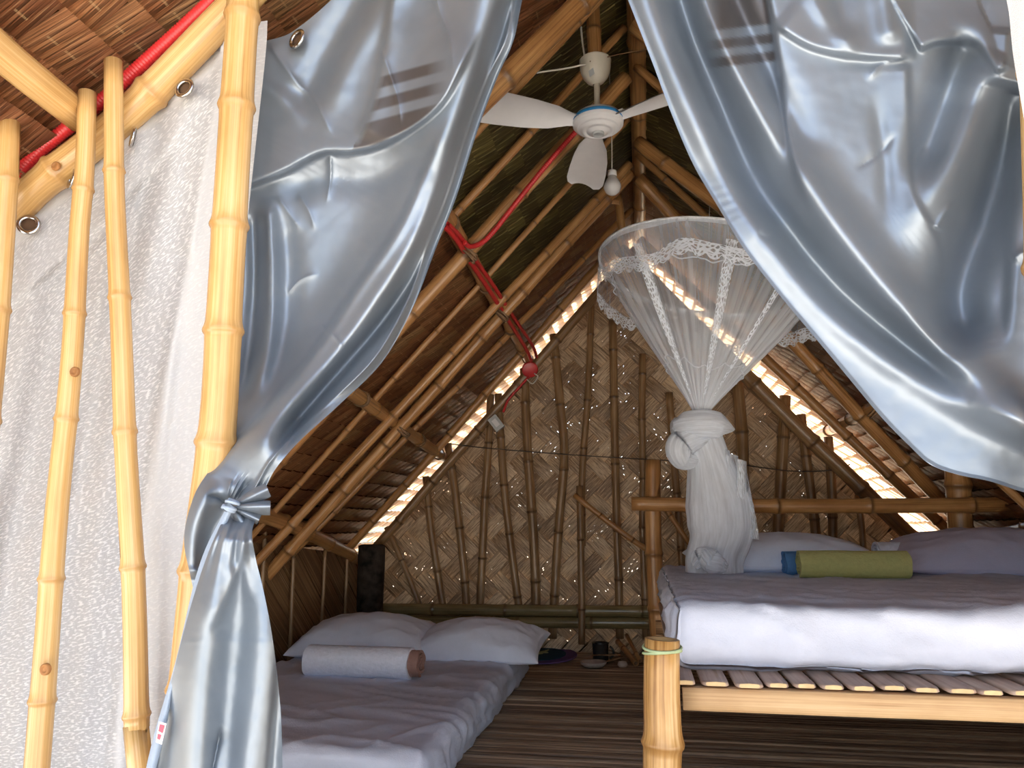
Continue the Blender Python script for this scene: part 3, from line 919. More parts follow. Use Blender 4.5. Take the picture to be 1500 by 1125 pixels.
def folds(XY, specs):
    D = np.zeros(XY.shape[:-1])
    for sp in specs:
        typ, poly, A, w = sp[:4]
        L = sp[4] if len(sp) > 4 else 60
        ta, tb = sp[5] if len(sp) > 5 else (0.0, 0.0)
        d, t = sdist(XY, poly)
        tp = taper(t, ta, tb)
        # fade beyond the ends
        if typ == 'r':
            D += A * np.exp(-(d / w) ** 2) * tp
        elif typ == 'c':               # sharp pinched crease
            D += A * np.exp(-np.abs(d) / w) * tp
        elif typ == 's':               # step: raised on the right of travel, relaxing over L
            D += A * 0.5 * (1 + np.tanh(d / w)) * np.exp(-np.maximum(d, 0) / L) * tp
    return D
def cloth_noise(XY, amp, sc, seed):
    out = np.zeros(XY.shape[:2])
    for i in range(XY.shape[0]):
        for j in range(XY.shape[1]):
            x, y_ = XY[i, j]
            out[i, j] = noise.noise((x / sc, y_ / sc, seed)) + 0.5 * noise.noise((x / sc * 2.1, y_ / sc * 2.1, seed + 5))
    return out * amp
def drape(name, XY, depth, m, parent, mark=None, uvs=(1, 1)):
    h, w = XY.shape[:2]
    d = FW + RT * ((XY[..., 0] - 750) / FPX)[..., None] - UP * ((XY[..., 1] - 562.5) / FPX)[..., None]
    P = CAM + d * (depth / d[..., 1])[..., None]
    mb = MB()
    U = np.stack(np.meshgrid(np.linspace(0, uvs[0], w), np.linspace(0, uvs[1], h)), 2)
    mb.grid(P, U, mark)
    return mb.build(name, m, parent, fix=False), P
def eyelet(c, nrm, r, parent):
    nrm = np.asarray(nrm, float); nrm /= np.linalg.norm(nrm)
    a = np.cross(nrm, [0, 0, 1.0]); a /= np.linalg.norm(a); b = np.cross(nrm, a)
    th = np.linspace(0, 2 * math.pi, 29)
    mb = MB()
    rows = []
    for q in th[:-1]:
        dirv = a * math.cos(q) + b * math.sin(q)
        rows.append([c + dirv * (r + 0.0042 * math.cos(w)) + nrm * 0.0032 * math.sin(w) for w in np.arange(10) * 2 * math.pi / 10])
    rows.append(rows[0])
    mb.grid(np.array(rows), wrap=True)
    o = mb.build('eyelet', CHROME, parent)
    m2 = MB()
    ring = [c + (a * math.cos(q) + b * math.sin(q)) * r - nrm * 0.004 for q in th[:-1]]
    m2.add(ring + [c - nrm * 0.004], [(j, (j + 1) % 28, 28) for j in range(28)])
    m2.build('eyelet_shade_disc', EYEDARK, parent)
    return o
EYEDARK = m_plain('eyelet_painted_shade', (0.10, 0.055, 0.03), 0.8, 0.2)  # dark disc fills each open eyelet, standing in for the shade inside

# ---- left blue satin curtain, tied to the thick pole
CL = thing('satin_curtain', at(345, 738, 1.06), 'blue-grey satin curtain tied back to the thick bamboo pole', 'curtain', 'blue-grey satin curtains')
Ltop = [(340, 66), (405, 56), (440, 38), (500, -14), (640, -150), (830, -330)]
Lbot = [(286, 876), (302, 826), (334, 752), (366, 734), (388, 716)]
Lleft = [(340, 66), (345, 150), (343, 270), (335, 400), (322, 520), (318, 600), (332, 652), (306, 690), (286, 722), (272, 768), (270, 800), (277, 835), (286, 876)]
Lright = [(830, -330), (800, -170), (780, -60), (765, 0), (752, 60), (728, 115), (700, 190), (668, 290), (640, 360), (605, 450), (560, 530), (500, 590), (440, 645), (405, 685), (388, 716)]
XY = coons(Ltop, Lbot, Lleft, Lright, 380, 230)
base = 1.225 - 0.16 * sstep((XY[..., 1] - 430) / 320) - 0.06 * sstep((XY[..., 0] - 430) / 420)
edge, _ = sdist(XY, Lright, 70)
FL = [
    ('r', [(735, -120), (712, -30), (690, 60), (652, 190), (612, 310), (556, 420), (484, 530), (416, 620), (352, 700)], 0.062, 46, 60, (0, 0.08)),
    ('r', [(790, -100), (742, 30), (716, 110), (688, 190), (655, 290), (618, 380), (560, 470), (488, 555), (428, 625), (390, 680)], -0.085, 15, 60, (0, 0.1)),
    ('s', [(668, 150), (630, 225), (586, 325), (522, 420), (470, 500), (408, 580), (340, 655), (300, 700)], -0.046, 4, 150, (0.35, 0.05)),
    ('r', [(672, 180), (636, 262), (592, 350), (530, 440), (478, 520), (420, 592)], -0.012, 12, 60, (0.2, 0.2)),
    ('s', [(705, 40), (672, 110), (648, 152), (610, 186), (560, 213), (515, 224), (470, 226), (420, 251), (362, 274)], 0.034, 4, 70, (0.15, 0)),
    ('r', [(650, 210), (560, 260), (470, 262), (400, 290)], -0.014, 22, 60, (0.2, 0.2)),
    ('s', [(522, 205), (545, 150), (560, 80), (572, 0), (580, -60)], 0.020, 6, 45, (0.1, 0)),
    ('c', [(628, -60), (645, 20), (660, 62), (664, 112)], 0.012, 6, 60, (0, 0.2)),
    ('c', [(556, 66), (575, 120), (584, 150), (588, 188)], 0.009, 5, 60, (0.2, 0.2)),
    ('r', [(530, -10), (490, 60), (462, 115), (425, 190)], -0.020, 24, 60, (0, 0.3)),
    ('r', [(600, -60), (540, 40), (500, 110), (476, 180)], 0.012, 22, 60, (0, 0.2)),
    ('c', [(392, 60), (432, 118), (462, 150), (490, 205)], 0.008, 6, 60, (0.1, 0.2)),
    ('r', [(360, 110), (420, 150), (450, 190)], 0.010, 14, 60, (0.1, 0.3)),
    ('r', [(392, 285), (398, 400), (394, 500), (370, 600)], 0.018, 12, 60, (0.1, 0.2)),
    ('r', [(372, 300), (374, 420), (362, 540), (345, 620)], -0.016, 11, 60, (0.1, 0.2)),
    ('r', [(420, 300), (424, 420), (415, 520), (385, 600)], -0.010, 15, 60, (0.2, 0.2)),
    ('c', [(484, 226), (484, 262), (478, 300)], 0.008, 4, 60, (0.1, 0.4)),
    ('c', [(405, 285), (430, 322), (444, 340)], 0.005, 4, 60, (0.2, 0.3)),
    ('c', [(436, 282), (454, 312), (462, 340)], 0.005, 4, 60, (0.2, 0.3)),
    ('c', [(420, 432), (440, 410), (470, 400)], 0.004, 4, 60, (0.2, 0.3)),
    ('c', [(466, 475), (490, 494), (506, 514)], 0.005, 3, 60, (0.2, 0.3)),
    ('r', [(318, 700), (294, 742), (282, 790), (286, 850)], 0.022, 15, 60, (0.2, 0.1)),
    ('r', [(336, 744), (312, 780), (298, 840)], -0.026, 14, 60, (0.0, 0.1)),
    ('c', [(336, 742), (322, 730), (300, 726)], -0.014, 5, 60, (0.0, 0.3)),
    ('c', [(338, 740), (352, 722), (372, 700)], -0.014, 5, 60, (0.0, 0.3)),
    ('c', [(336, 740), (334, 722), (340, 700)], 0.008, 6, 60, (0.0, 0.3)),
]
D = folds(XY, FL)
# gathers running to the knot
gt = sstep((XY[..., 1] - 690) / 50) * sstep((XY[..., 0] - 335) / 20)
S_ = np.linspace(0, 1, XY.shape[1])[None, :]
D = D + 0.007 * gt * np.sin(S_ * 40) + 0.003 * gt * np.sin(S_ * 83 + 1)
D = D + cloth_noise(XY, 0.0009, 30, 2.0)
ea = np.abs(edge)
D = D + 0.006 * np.exp(-((ea - 13) / 3.0) ** 2) - 0.05 * sstep(1 - ea / 13.0) * sstep((XY[..., 1] + 40) / 120) * sstep((620 - XY[..., 1]) / 120)
# woven stripes
def stripes(XY, poly, o, d, bands, flip=False):
    M = np.zeros(XY.shape[:2])
    u = (XY[..., 0] - o[0]) * d[0] + (XY[..., 1] - o[1]) * d[1]
    for a, b in bands:
        M = np.maximum(M, np.clip(((b - a) / 2 - np.abs(u - (a + b) / 2)) / 3.0 + 0.5, 0, 1))
    X, Y_ = XY[..., 0], XY[..., 1]
    return M * ((X > poly[0]) & (X < poly[1]) & (Y_ > poly[2]) & (Y_ < poly[3]))
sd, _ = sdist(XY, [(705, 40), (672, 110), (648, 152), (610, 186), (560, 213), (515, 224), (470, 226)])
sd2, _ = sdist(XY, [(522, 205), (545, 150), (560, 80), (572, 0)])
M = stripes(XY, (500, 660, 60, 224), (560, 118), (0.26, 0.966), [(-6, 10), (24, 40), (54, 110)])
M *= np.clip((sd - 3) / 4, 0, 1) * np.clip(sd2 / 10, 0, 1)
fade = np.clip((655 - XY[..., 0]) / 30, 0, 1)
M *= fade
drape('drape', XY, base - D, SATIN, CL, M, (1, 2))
eyelet(at(435, 57, 1.205), (-0.35, -0.8, 0.1), 0.0158, CL)
# tail below the tie
Tt = [(332, 749), (342, 744), (354, 742), (368, 742), (386, 738)]
Tb = [(196, 1210), (250, 1215), (310, 1218), (370, 1216), (416, 1210)]
Tl = [(332, 749), (303, 815), (276, 900), (248, 1010), (215, 1140), (196, 1210)]
Tr = [(386, 736), (370, 775), (374, 815), (386, 865), (400, 940), (411, 1040), (414, 1130), (416, 1210)]
XY2 = coons(Tt, Tb, Tl, Tr, 240, 150)
FT = [
    ('r', [(338, 752), (318, 850), (300, 940), (290, 1040), (282, 1215)], 0.055, 34, 60, (0.05, 0)),
    ('r', [(354, 752), (372, 830), (384, 900), (378, 1010), (352, 1215)], 0.030, 26, 60, (0.03, 0)),
    ('s', [(368, 782), (344, 850), (318, 910), (296, 950)], 0.014, 5, 60, (0.1, 0.4)),
    ('r', [(346, 760), (344, 800), (340, 850)], -0.012, 7, 60, (0.05, 0.4)),
    ('r', [(360, 752), (368, 790), (372, 820)], 0.012, 8, 60, (0.05, 0.4)),
    ('c', [(312, 1125), (320, 1085), (326, 1060)], -0.014, 5, 60, (0, 0.4)),
    ('s', [(388, 1215), (398, 1080), (404, 980), (402, 930)], -0.03, 4, 80, (0, 0.4)),
    ('r', [(262, 1000), (240, 1090), (222, 1215)], -0.012, 12, 60, (0.3, 0)),
]
D2 = folds(XY2, FT) + cloth_noise(XY2, 0.0008, 26, 7.0)
S2 = np.linspace(0, 1, XY2.shape[1])[None, :]
g2_ = np.clip(1 - (XY2[..., 1] - 735) / 170, 0, 1)
D2 = D2 + 0.004 * g2_ * np.sin(S2 * 26)
drape('tail', XY2, 1.060 - D2 * sstep((XY2[..., 1] - 735) / 60) - 0.02 * np.clip((XY2[..., 1] - 740) / 200, 0, 1), SATIN, CL, None, (1, 2))
# hem of the tail's free edge, standing proud
hp = [(334, 750), (305, 815), (278, 900), (250, 1010), (218, 1140), (200, 1205)]
hx = spline(hp, 80)
mb = MB()
rows = []
for k, (x, y_) in enumerate(hx):
    w = 6 + 3 * math.sin(k * 0.13)
    rows.append([at(x - w * 0.9, y_ - 1, 1.035), at(x - w * 0.3, y_, 1.028), at(x + w * 0.3, y_, 1.027), at(x + w * 0.8, y_ + 1, 1.034)])
mb.grid(np.array(rows)); mb.build('hem', HEM, CL, fix=False)
# gathered knot where the cloth is tied: folded lobes radiating from one point
kc = np.array([338.0, 742.0])
for (ang, ln, wd, dep) in ((-24, 60, 10, 0.020), (2, 58, 10, 0.030), (24, 46, 8, 0.02), (58, 40, 10, 0.018)):
    a = math.radians(ang); dv = np.array([math.cos(a), math.sin(a)]); nv = np.array([-dv[1], dv[0]])
    n, m_ = 14, 13
    P = np.zeros((n, m_, 3))
    for i in range(n):
        t = i / (n - 1)
        wid = wd * (0.15 + 0.95 * math.sin(min(1, t * 0.9 + 0.05) * math.pi * 0.62))
        for j in range(m_):
            s = j / (m_ - 1) * 2 - 1
            q = kc + dv * ln * t + nv * wid * s
            bulge = dep * (1 - s * s) * (0.35 + 0.65 * math.sin(t * math.pi * 0.8)) + 0.003 * math.cos(s * 4 + ang) * t
            P[i, j] = at(q[0], q[1], 1.055 - bulge)
    mb = MB(); mb.grid(P); mb.build('knot_fold', SATIN, CL, fix=False)
lashing(at(337, 742, 1.03), (0.5, 0.1, 0.9), 0.007, HEM, CL, 3, 0.0025, 'tie')
# care tag on the tail's edge
def flat_patch(mb, pix, Y, th=0.0015):
    a = [at(x, y_, Y) for x, y_ in pix]; b = [at(x, y_, Y + th) for x, y_ in pix]
    n = len(pix)
    mb.add(a + b, [tuple(range(n)), tuple(range(2 * n - 1, n - 1, -1))] + [(j, (j + 1) % n, n + (j + 1) % n, n + j) for j in range(n)])
mb = MB(); flat_patch(mb, [(233, 1057), (244, 1060), (237, 1091), (228, 1087)], 1.015)
tg = mb.build('care_tag', TAG_W, CL, False)
mb = MB(); flat_patch(mb, [(234, 1061), (241, 1063), (238, 1074), (232, 1071)], 1.0135, 0.001)
flat_patch(mb, [(231, 1075), (236, 1077), (234, 1084), (230, 1082)], 1.0135, 0.001)
mb.build('tag_print', TAG_R, CL, False)

# ---- right blue satin curtain, drawn off to the right
CR = thing('satin_curtain', at(1500, 600, 1.1), 'blue-grey satin curtain swept across to the right above the raised bed', 'curtain', 'blue-grey satin curtains')
RR = [proj((x, 1.19, roof_z(x, 0.10))) for x in (0.02, 0.2, 0.4, 0.6, 0.75, 0.95)]
Rtop = [(q[0], q[1] + 22) for q in RR]
Rbot = [(1700, 765), (1708, 750), (1714, 730), (1720, 700), (1722, 680)]
Rleft = [Rtop[0], (Rtop[0][0] - 15, -300), (888, -80), (920, 0), (955, 90), (985, 170), (1015, 240), (1050, 300), (1090, 365), (1140, 430), (1190, 490), (1240, 550), (1290, 610), (1330, 651), (1362, 680), (1402, 695), (1450, 705), (1500, 721), (1600, 747), (1700, 765)]
Rright = [Rtop[-1], (1720, 300), (1712, 450), (1722, 680)]
XR_ = coons(Rtop, Rbot, Rleft, Rright, 470, 300)
baseR = 1.225 - 0.08 * sstep((1400 - XR_[..., 0]) / 520) - 0.04 * sstep((XR_[..., 1] - 200) / 520)
FR = [
    ('r', [(925, -60), (962, 40), (1002, 130), (1046, 215), (1108, 315), (1185, 412), (1265, 488), (1360, 552), (1455, 602), (1560, 650), (1700, 700)], 0.040, 27),
    ('r', [(985, -60), (1018, 60), (1052, 150), (1096, 260), (1150, 340), (1228, 432), (1330, 512), (1430, 575), (1560, 630)], -0.072, 24, 60, (0, 0.25)),
    ('r', [(1005, -60), (1036, 20), (1075, 92), (1142, 199), (1213, 309), (1292, 412), (1384, 517), (1452, 581), (1560, 640)], 0.060, 27, 60, (0, 0.1)),
    ('r', [(1050, -60), (1085, 30), (1120, 110), (1158, 190), (1185, 262)], -0.040, 24, 60, (0, 0.2)),
    ('s', [(1118, -30), (1130, 30), (1141, 110), (1152, 190), (1166, 258), (1190, 320)], -0.036, 4, 1000, (0, 0.3)),
    ('s', [(1345, 84), (1290, 86), (1230, 80), (1180, 66), (1130, 34)], 0.024, 5, 60, (0.1, 0.1)),
    ('s', [(1330, 88), (1333, 170), (1337, 272), (1362, 325), (1376, 362), (1386, 410)], 0.016, 4, 45, (0.05, 0.3)),
    ('r', [(1410, 75), (1376, 160), (1350, 240), (1342, 275)], -0.040, 24, 60, (0.0, 0.3)),
    ('r', [(1480, 80), (1432, 180), (1380, 265), (1330, 330), (1290, 350)], 0.028, 28, 60, (0.05, 0.4)),
    ('r', [(1495, 120), (1466, 230), (1436, 330), (1404, 430), (1420, 530)], -0.085, 36, 60, (0.05, 0.15)),
    ('s', [(1482, 40), (1478, 90), (1462, 104), (1450, 92), (1432, 66), (1396, 62), (1368, 64), (1344, 76)], 0.034, 4, 55, (0.05, 0.05)),
    ('r', [(1240, -60), (1232, 0), (1226, 60)], -0.012, 18, 60, (0, 0.2)),
    ('r', [(1290, -60), (1300, 20), (1312, 70)], 0.018, 20, 60, (0, 0.2)),
    ('r', [(1180, -60), (1200, 10), (1262, 82)], 0.012, 14, 60, (0, 0.2)),
    ('s', [(1484, 120), (1480, 250), (1476, 400), (1470, 520)], -0.03, 8, 80, (0.1, 0.2)),
    ('c', [(1370, 336), (1384, 312), (1400, 292)], 0.012, 5, 60, (0.1, 0.4)),
    ('c', [(1252, 250), (1290, 222), (1316, 192)], -0.006, 4, 60, (0.3, 0.3)),
    ('c', [(1268, 120), (1290, 96), (1326, 84)], 0.008, 4, 60, (0.3, 0.1)),
    ('r', [(1282, 130), (1296, 240), (1300, 330)], -0.008, 12, 60, (0.3, 0.3)),
    ('c', [(1480, 385), (1500, 370), (1530, 380)], 0.012, 6, 60, (0.2, 0.2)),
    ('c', [(1110, 340), (1124, 348), (1140, 342)], -0.005, 5, 60, (0.2, 0.2)),
    ('r', [(1330, 440), (1390, 500), (1440, 540)], -0.010, 14, 60, (0.3, 0.3)),
]
DR = folds(XR_, FR) + cloth_noise(XR_, 0.0009, 34, 12.0)
edgeR, _ = sdist(XR_, Rleft, 80)
DR = DR + 0.005 * np.clip(1 - np.abs(edgeR) / 5.0, 0, 1)
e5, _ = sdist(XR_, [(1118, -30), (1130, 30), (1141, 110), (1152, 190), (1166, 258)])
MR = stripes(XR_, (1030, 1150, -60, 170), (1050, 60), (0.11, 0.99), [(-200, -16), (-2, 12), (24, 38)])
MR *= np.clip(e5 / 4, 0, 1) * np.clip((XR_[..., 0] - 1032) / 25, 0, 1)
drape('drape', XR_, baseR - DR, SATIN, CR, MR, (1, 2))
# pale lining edge showing at the frame edge
mb = MB()
rows = []
for k, (x, y_) in enumerate(spline([(1482, -60), (1472, -20), (1478, 20), (1484, 80), (1494, 140), (1500, 175)], 40)):
    rows.append([at(x + j * 9, y_ + 0.6 * j, 1.10 - 0.006 * math.sin(j * 1.3 + k * 0.1)) for j in range(6)])
mb.grid(np.array(rows)); 
tag(mb.build('sheer_strip', SHEER, None, fix=False), 'narrow white strip of sheer curtain at the top right frame edge', 'curtain')

# ---- white sheer curtain on eyelets
CS = thing('sheer_curtain', at(150, 900, 1.2), 'white flecked sheer curtain hanging from eyelets behind the slim poles', 'curtain')
St = [(-120, 445), (-20, 365), (30, 318), (95, 252), (180, 178), (262, 104), (330, 42), (392, 30)]
Sb = [(-160, 1230), (-60, 1235), (60, 1235), (180, 1235), (330, 1230)]
Sl = [(-120, 445), (-130, 700), (-150, 1000), (-160, 1230)]
Sr = [(392, 30), (388, 90), (365, 300), (345, 500), (318, 750), (322, 1000), (330, 1230)]
XS = coons(St, Sb, Sl, Sr, 260, 240)
FS = [
    ('s', [(160, 1240), (172, 1000), (200, 800), (228, 600), (264, 420), (292, 260), (322, 80)], 0.020, 6, 400, (0, 0.0)),
    ('s', [(290, 160), (215, 260), (150, 330), (60, 410), (-20, 480)], 0.012, 5, 60, (0.1, 0)),
    ('r', [(270, 140), (236, 300), (190, 480), (150, 700), (120, 1000), (100, 1240)], 0.016, 26),
    ('r', [(240, 160), (200, 330), (150, 520), (110, 760), (80, 1000), (60, 1240)], -0.014, 22),
    ('r', [(195, 205), (165, 360), (125, 560), (70, 800), (40, 1000), (10, 1240)], 0.016, 24),
    ('r', [(110, 270), (100, 400), (60, 600), (20, 800), (-20, 1000), (-40, 1240)], -0.014, 24),
    ('r', [(43, 330), (40, 450), (10, 620), (-20, 800), (-60, 1240)], 0.016, 22),
    ('r', [(300, 150), (280, 330), (250, 560), (236, 700), (230, 900), (228, 1240)], 0.012, 14),
    ('r', [(272, 380), (262, 520), (240, 700), (205, 900), (190, 1240)], -0.010, 12),
    ('c', [(60, 430), (130, 380), (190, 300)], 0.006, 5, 60, (0.2, 0.2)),
    ('s', [(150, 1240), (160, 1080), (180, 980), (205, 900)], 0.01, 4, 100, (0, 0.3)),
]
DS = folds(XS, FS) + cloth_noise(XS, 0.0028, 55, 21.0)
dl, _ = sdist(XS, [(160, 1240), (172, 1000), (200, 800), (228, 600), (264, 420), (292, 260), (322, 80)])
MS = np.clip(dl / 6, 0, 1) * 0.85
tl_, _ = sdist(XS, [(-120, 475), (-20, 395), (30, 352), (95, 288), (180, 216), (262, 146), (330, 84)])
MS = np.maximum(MS, np.clip(1 - np.clip(tl_, 0, None) / 8, 0, 1) * (np.abs(tl_) < 60))
dl3, _ = sdist(XS, [(290, 160), (215, 260), (150, 330), (60, 410), (-20, 480)])
MS = np.maximum(MS, np.clip(dl3 / 5, 0, 1) * np.clip(1 - dl3 / 200, 0, 1) * 0.35)
drape('drape', XS, 1.20 - DS, SHEER, CS, np.clip(MS, 0, 1), (1, 2))
for x, y_, n in ((270, 129, (-0.1, -1, 0.1)), (194, 201, (-0.75, -0.7, 0.1)), (105, 262, (-0.6, -0.8, 0.1)), (42, 329, (0.45, -0.9, 0.1))):
    eyelet(at(x, y_, 1.165), n, 0.0158, CS)

# ================================================================== BEDS
def rounded_box(c, s, r, nx, ny, nz, disp=None):
    c = np.asarray(c, float); h = np.asarray(s, float) / 2
    vid, vs, fs = {}, [], []
    def put(p):
        k = tuple(np.round(p, 5))
        if k not in vid:
            q = np.clip(p, -h + r, h - r)
            d = p - q
            L = np.linalg.norm(d)
            nn = d / L if L > 1e-9 else np.zeros(3)
            w = q + nn * r
            if disp is not None: w = w + disp(w, nn if L > 1e-9 else nn)
            vid[k] = len(vs); vs.append(w + c)
        return vid[k]
    def ax(n, hh):                     # denser near the borders
        t = np.linspace(-1, 1, n)
        return hh * (0.75 * t + 0.25 * np.sin(t * math.pi / 2))
    X, Y_, Z = ax(nx, h[0]), ax(ny, h[1]), ax(nz, h[2])
    for (A, B, mk) in ((X, Y_, lambda a, b: (a, b, h[2])), (X, Y_, lambda a, b: (a, b, -h[2])), (X, Z, lambda a, b: (a, -h[1], b)),
                       (X, Z, lambda a, b: (a, h[1], b)), (Y_, Z, lambda a, b: (-h[0], a, b)), (Y_, Z, lambda a, b: (h[0], a, b))):
        ids = [[put(np.array(mk(a, b))) for b in B] for a in A]
        for i in range(len(A) - 1):
            for j in range(len(B) - 1):
                fs.append((ids[i][j], ids[i + 1][j], ids[i + 1][j + 1], ids[i][j + 1]))
    mb = MB(); mb.add(vs, fs)
    return mb
def sheet_disp(h, seed, gather=None):
    def f(p, n):
        x, y_, z = p
        a = noise.noise((x * 3.0, y_ * 7.0, z * 3 + seed)) * 0.007
        b = (1 - abs(noise.noise((x * 2.0 + seed, y_ * 8 + x * 3, z * 6)))) ** 7 * 0.012 + (1 - abs(noise.noise((x * 5.0 - y_ * 3 + seed, y_ * 4, z * 5 + 7)))) ** 9 * 0.007
        d = a + b
        side = 1 - abs(n[2])
        if side > 0.0:
            side = side * side * (3 - 2 * side)
            d += side * 0.010 * noise.noise((x * 12 + z * 14 + seed, y_ * 15 + z * 8, z * 4)) + side * 0.016 * (1 - abs(noise.noise((x * 3.0 + z * 7 + seed, y_ * 3.0 + z * 5, z * 5 + seed)))) ** 8
        return n * d if np.linalg.norm(n) > 0 else np.array([0, 0, d])
    return f
# raised bed
BX0, BX1, BY0, BY1 = 0.045, 1.72, 2.0, 3.98
bed = thing('bamboo_bed', (0.9, 3.0, 0), 'raised bamboo slat bed with a pale plank rail and bamboo headboard', 'bed')
mb = MB(); 
m1 = rounded_box((0.5 * (0.075 + 1.76), 1.985, 0.347), (1.76 - 0.075, 0.035, 0.052), 0.003, 30, 4, 4, lambda p, n: n * 0.0015 * noise.noise((p[0] * 3, 0, p[2] * 20)))
m1.uv = [(v[2] * 6, v[0] * 1.0) for v in m1.v]
m1.build('front_rail', PLANK, bed)
x = 0.055
k = 0
while x < 1.74:
    w = random.uniform(0.048, 0.066)
    yf = 1.962 + random.uniform(-0.010, 0.008)
    mb = MB()
    ys = [yf, yf + 0.006, yf + 0.02, 2.4, 3.0, 3.95]
    P = []; U = []
    sk = random.uniform(-0.004, 0.004); dz = random.uniform(-0.002, 0.002)
    for i, yy in enumerate(ys):
        sh = 0.72 if i == 0 else (0.93 if i == 1 else 1.0)
        row = []; ur = []
        for a, z in ((-0.5, -0.004), (-0.46, 0.004), (0, 0.006), (0.46, 0.004), (0.5, -0.004), (0.4, -0.007), (-0.4, -0.007)):
            row.append((x + w / 2 + a * w * sh + sk * i * 0.3 - 0.0 * (yy - yf), yy, 0.386 + z * sh + dz)); ur.append((a * 0.15 + k, yy * 1.0))
        P.append(row); U.append(ur)
    mb.grid(np.array(P), np.array(U), np.array([[0.0] * 7] * 6), wrap=True)
    b0 = 0
    mb.f.append(tuple(range(7)))
    mb.build('slat', SLATM, bed)
    mb = MB()
    c = (x + w / 2, yf - 0.001, 0.3865 + dz)
    ring = [(c[0] + a * w * 0.73, c[1], c[2] + z * 0.75) for a, z in ((-0.5, -0.004), (-0.46, 0.004), (0, 0.006), (0.46, 0.004), (0.5, -0.004), (0.4, -0.007), (-0.4, -0.007))]
    mb.add(ring, [tuple(range(7))]); mb.build('slat_end', SLATEND, bed, False, fix=False)
    x += w + random.uniform(0.006, 0.014); k += 1
# cross bearers under the slats and legs
for yy in (2.6, 3.3, 3.9):
    bamboo('bearer', [(0.03, yy, 0.345), (0.9, yy, 0.345), (1.74, yy, 0.345)], 0.028, BAM_STUD, bed, 0.4, 10)
cp = bamboo('corner_post', [at(970, 936, 1.86), at(969, 1010, 1.86), at(971, 1078, 1.86), at(970, 1130, 1.86), (at(970, 1130, 1.86)[0], 1.86, 0.0)], 0.0395, BAM_GOLD, bed, 0.225, 24, True, 0.0435, 0.222, 0.0)
for j, dy_ in enumerate((948, 955)):
    c = at(970, dy_, 1.86)
    th = np.linspace(0, 2 * math.pi, 40)
    pts = [(c[0] + 0.0425 * math.cos(a), c[1] + 0.0425 * math.sin(a), c[2] + 0.005 * math.sin(a * 1 + j * 2.4)) for a in th]
    mb = MB(); mb.tube(pts, 0.0032, 6, False); mb.build('string', ROPE, bed)
bamboo('headboard_post', [at(957, 674, 3.9), at(957, 740, 3.9), at(959, 840, 3.9), (0.05, 3.9, 0.0)], 0.038, BAM_BROWN, bed, 0.3, 16, True, 0.040)
bamboo('headboard_post', [at(1401, 670, 4.02), at(1404, 740, 4.02), at(1408, 790, 4.02), (1.49, 4.02, 0.0)], 0.054, BAM_BROWN, bed, 0.3, 16, True)
bamboo('headboard_rail', [at(925, 738, 3.83), at(1100, 741, 3.86), at(1260, 741, 3.90), at(1404, 740, 3.94), at(1477, 739, 3.96)], 0.034, BAM_BROWN, bed, 0.42, 14, True, 0.036)
for yy in (2.05, 3.9):
    bamboo('leg', [(1.70, yy, 0.0), (1.70, yy, 0.36)], 0.035, BAM_BROWN, bed, 0.2, 12)
MZ0, MZ1 = 0.398, 0.548
mt = rounded_box((0.905, 3.02, (MZ0 + MZ1) / 2), (1.67, 1.85, MZ1 - MZ0), 0.035, 90, 90, 14, sheet_disp(None, 3.0))
tag(mt.build('mattress', SHEET, None, fix=False), 'white-sheeted mattress on the raised bamboo bed', 'mattress')
# floor mattress
mt = rounded_box((-1.145, 3.13, 0.066), (1.06, 1.87, 0.130), 0.035, 80, 110, 12, sheet_disp(None, 9.0))
tag(mt.build('mattress', SHEET, None, fix=False), 'thin white-sheeted mattress lying directly on the slat floor', 'mattress')

def pillow(c, a, b, H, rotz, tilt, m, label, seed, group, roll=0.0):
    n = 57
    t = np.linspace(-1, 1, n)
    t = np.sign(t) * (1 - (1 - np.abs(t)) ** 1.35)
    top = np.zeros((n, n, 3)); bot = np.zeros((n, n, 3))
    R = Matrix.Rotation(rotz, 3, 'Z') @ Matrix.Rotation(tilt, 3, 'X') @ Matrix.Rotation(roll, 3, 'Y')
    R = np.array(R)
    for i, v in enumerate(t):
        for j, u in enumerate(t):
            x = a * u * (1 - 0.07 * (1 - v * v)); y_ = b * v * (1 - 0.10 * (1 - u * u))
            q = max(0.0, (1 - u ** 2) * (1 - v ** 2))
            e = q ** 0.42
            wr_ = 0.010 * noise.noise((u * 2.2 + seed, v * 2.2, 1)) + 0.007 * (1 - abs(noise.noise((u * 3.5 + seed, v * 2 + u * 2, 4)))) ** 3
            ed = max(abs(u), abs(v)) ** 6
            wr_ += 0.006 * ed * noise.noise((u * 9 + seed, v * 9, 2))
            z = H * e
            top[i, j] = (x, y_, z + wr_ * min(1, q * 6))
            bot[i, j] = (x, y_, -0.42 * H * e)
    mb = MB()
    for P in (top, bot):
        mb.grid((P.reshape(-1, 3) @ R.T + np.asarray(c)).reshape(n, n, 3))
    o = mb.build('pillow', m, None, fix=False)
    return tag(o, label, 'pillow', group)
PG = 'pillows on the two beds'
pillow((0.575, 3.60, MZ1 + 0.055), 0.40, 0.21, 0.115, 0.05, 0.10, PILLOW, 'bright white pillow on the raised bed partly under the mosquito net', 1.0, PG)
pillow((1.42, 3.62, MZ1 + 0.055), 0.40, 0.23, 0.135, -0.03, 0.12, PILLOW_GREY, 'lavender-grey pillow on the raised bed behind the green towel', 5.0, PG)
pillow((-1.36, 3.80, 0.13 + 0.055), 0.34, 0.24, 0.13, 0.03, 0.14, PILLOW, 'left pillow on the floor mattress behind the rolled white towel', 8.0, PG)
pillow((-0.80, 3.80, 0.13 + 0.05), 0.315, 0.21, 0.12, -0.02, 0.18, PILLOW, 'pillow on the floor mattress nearest the oval rug', 13.0, PG)

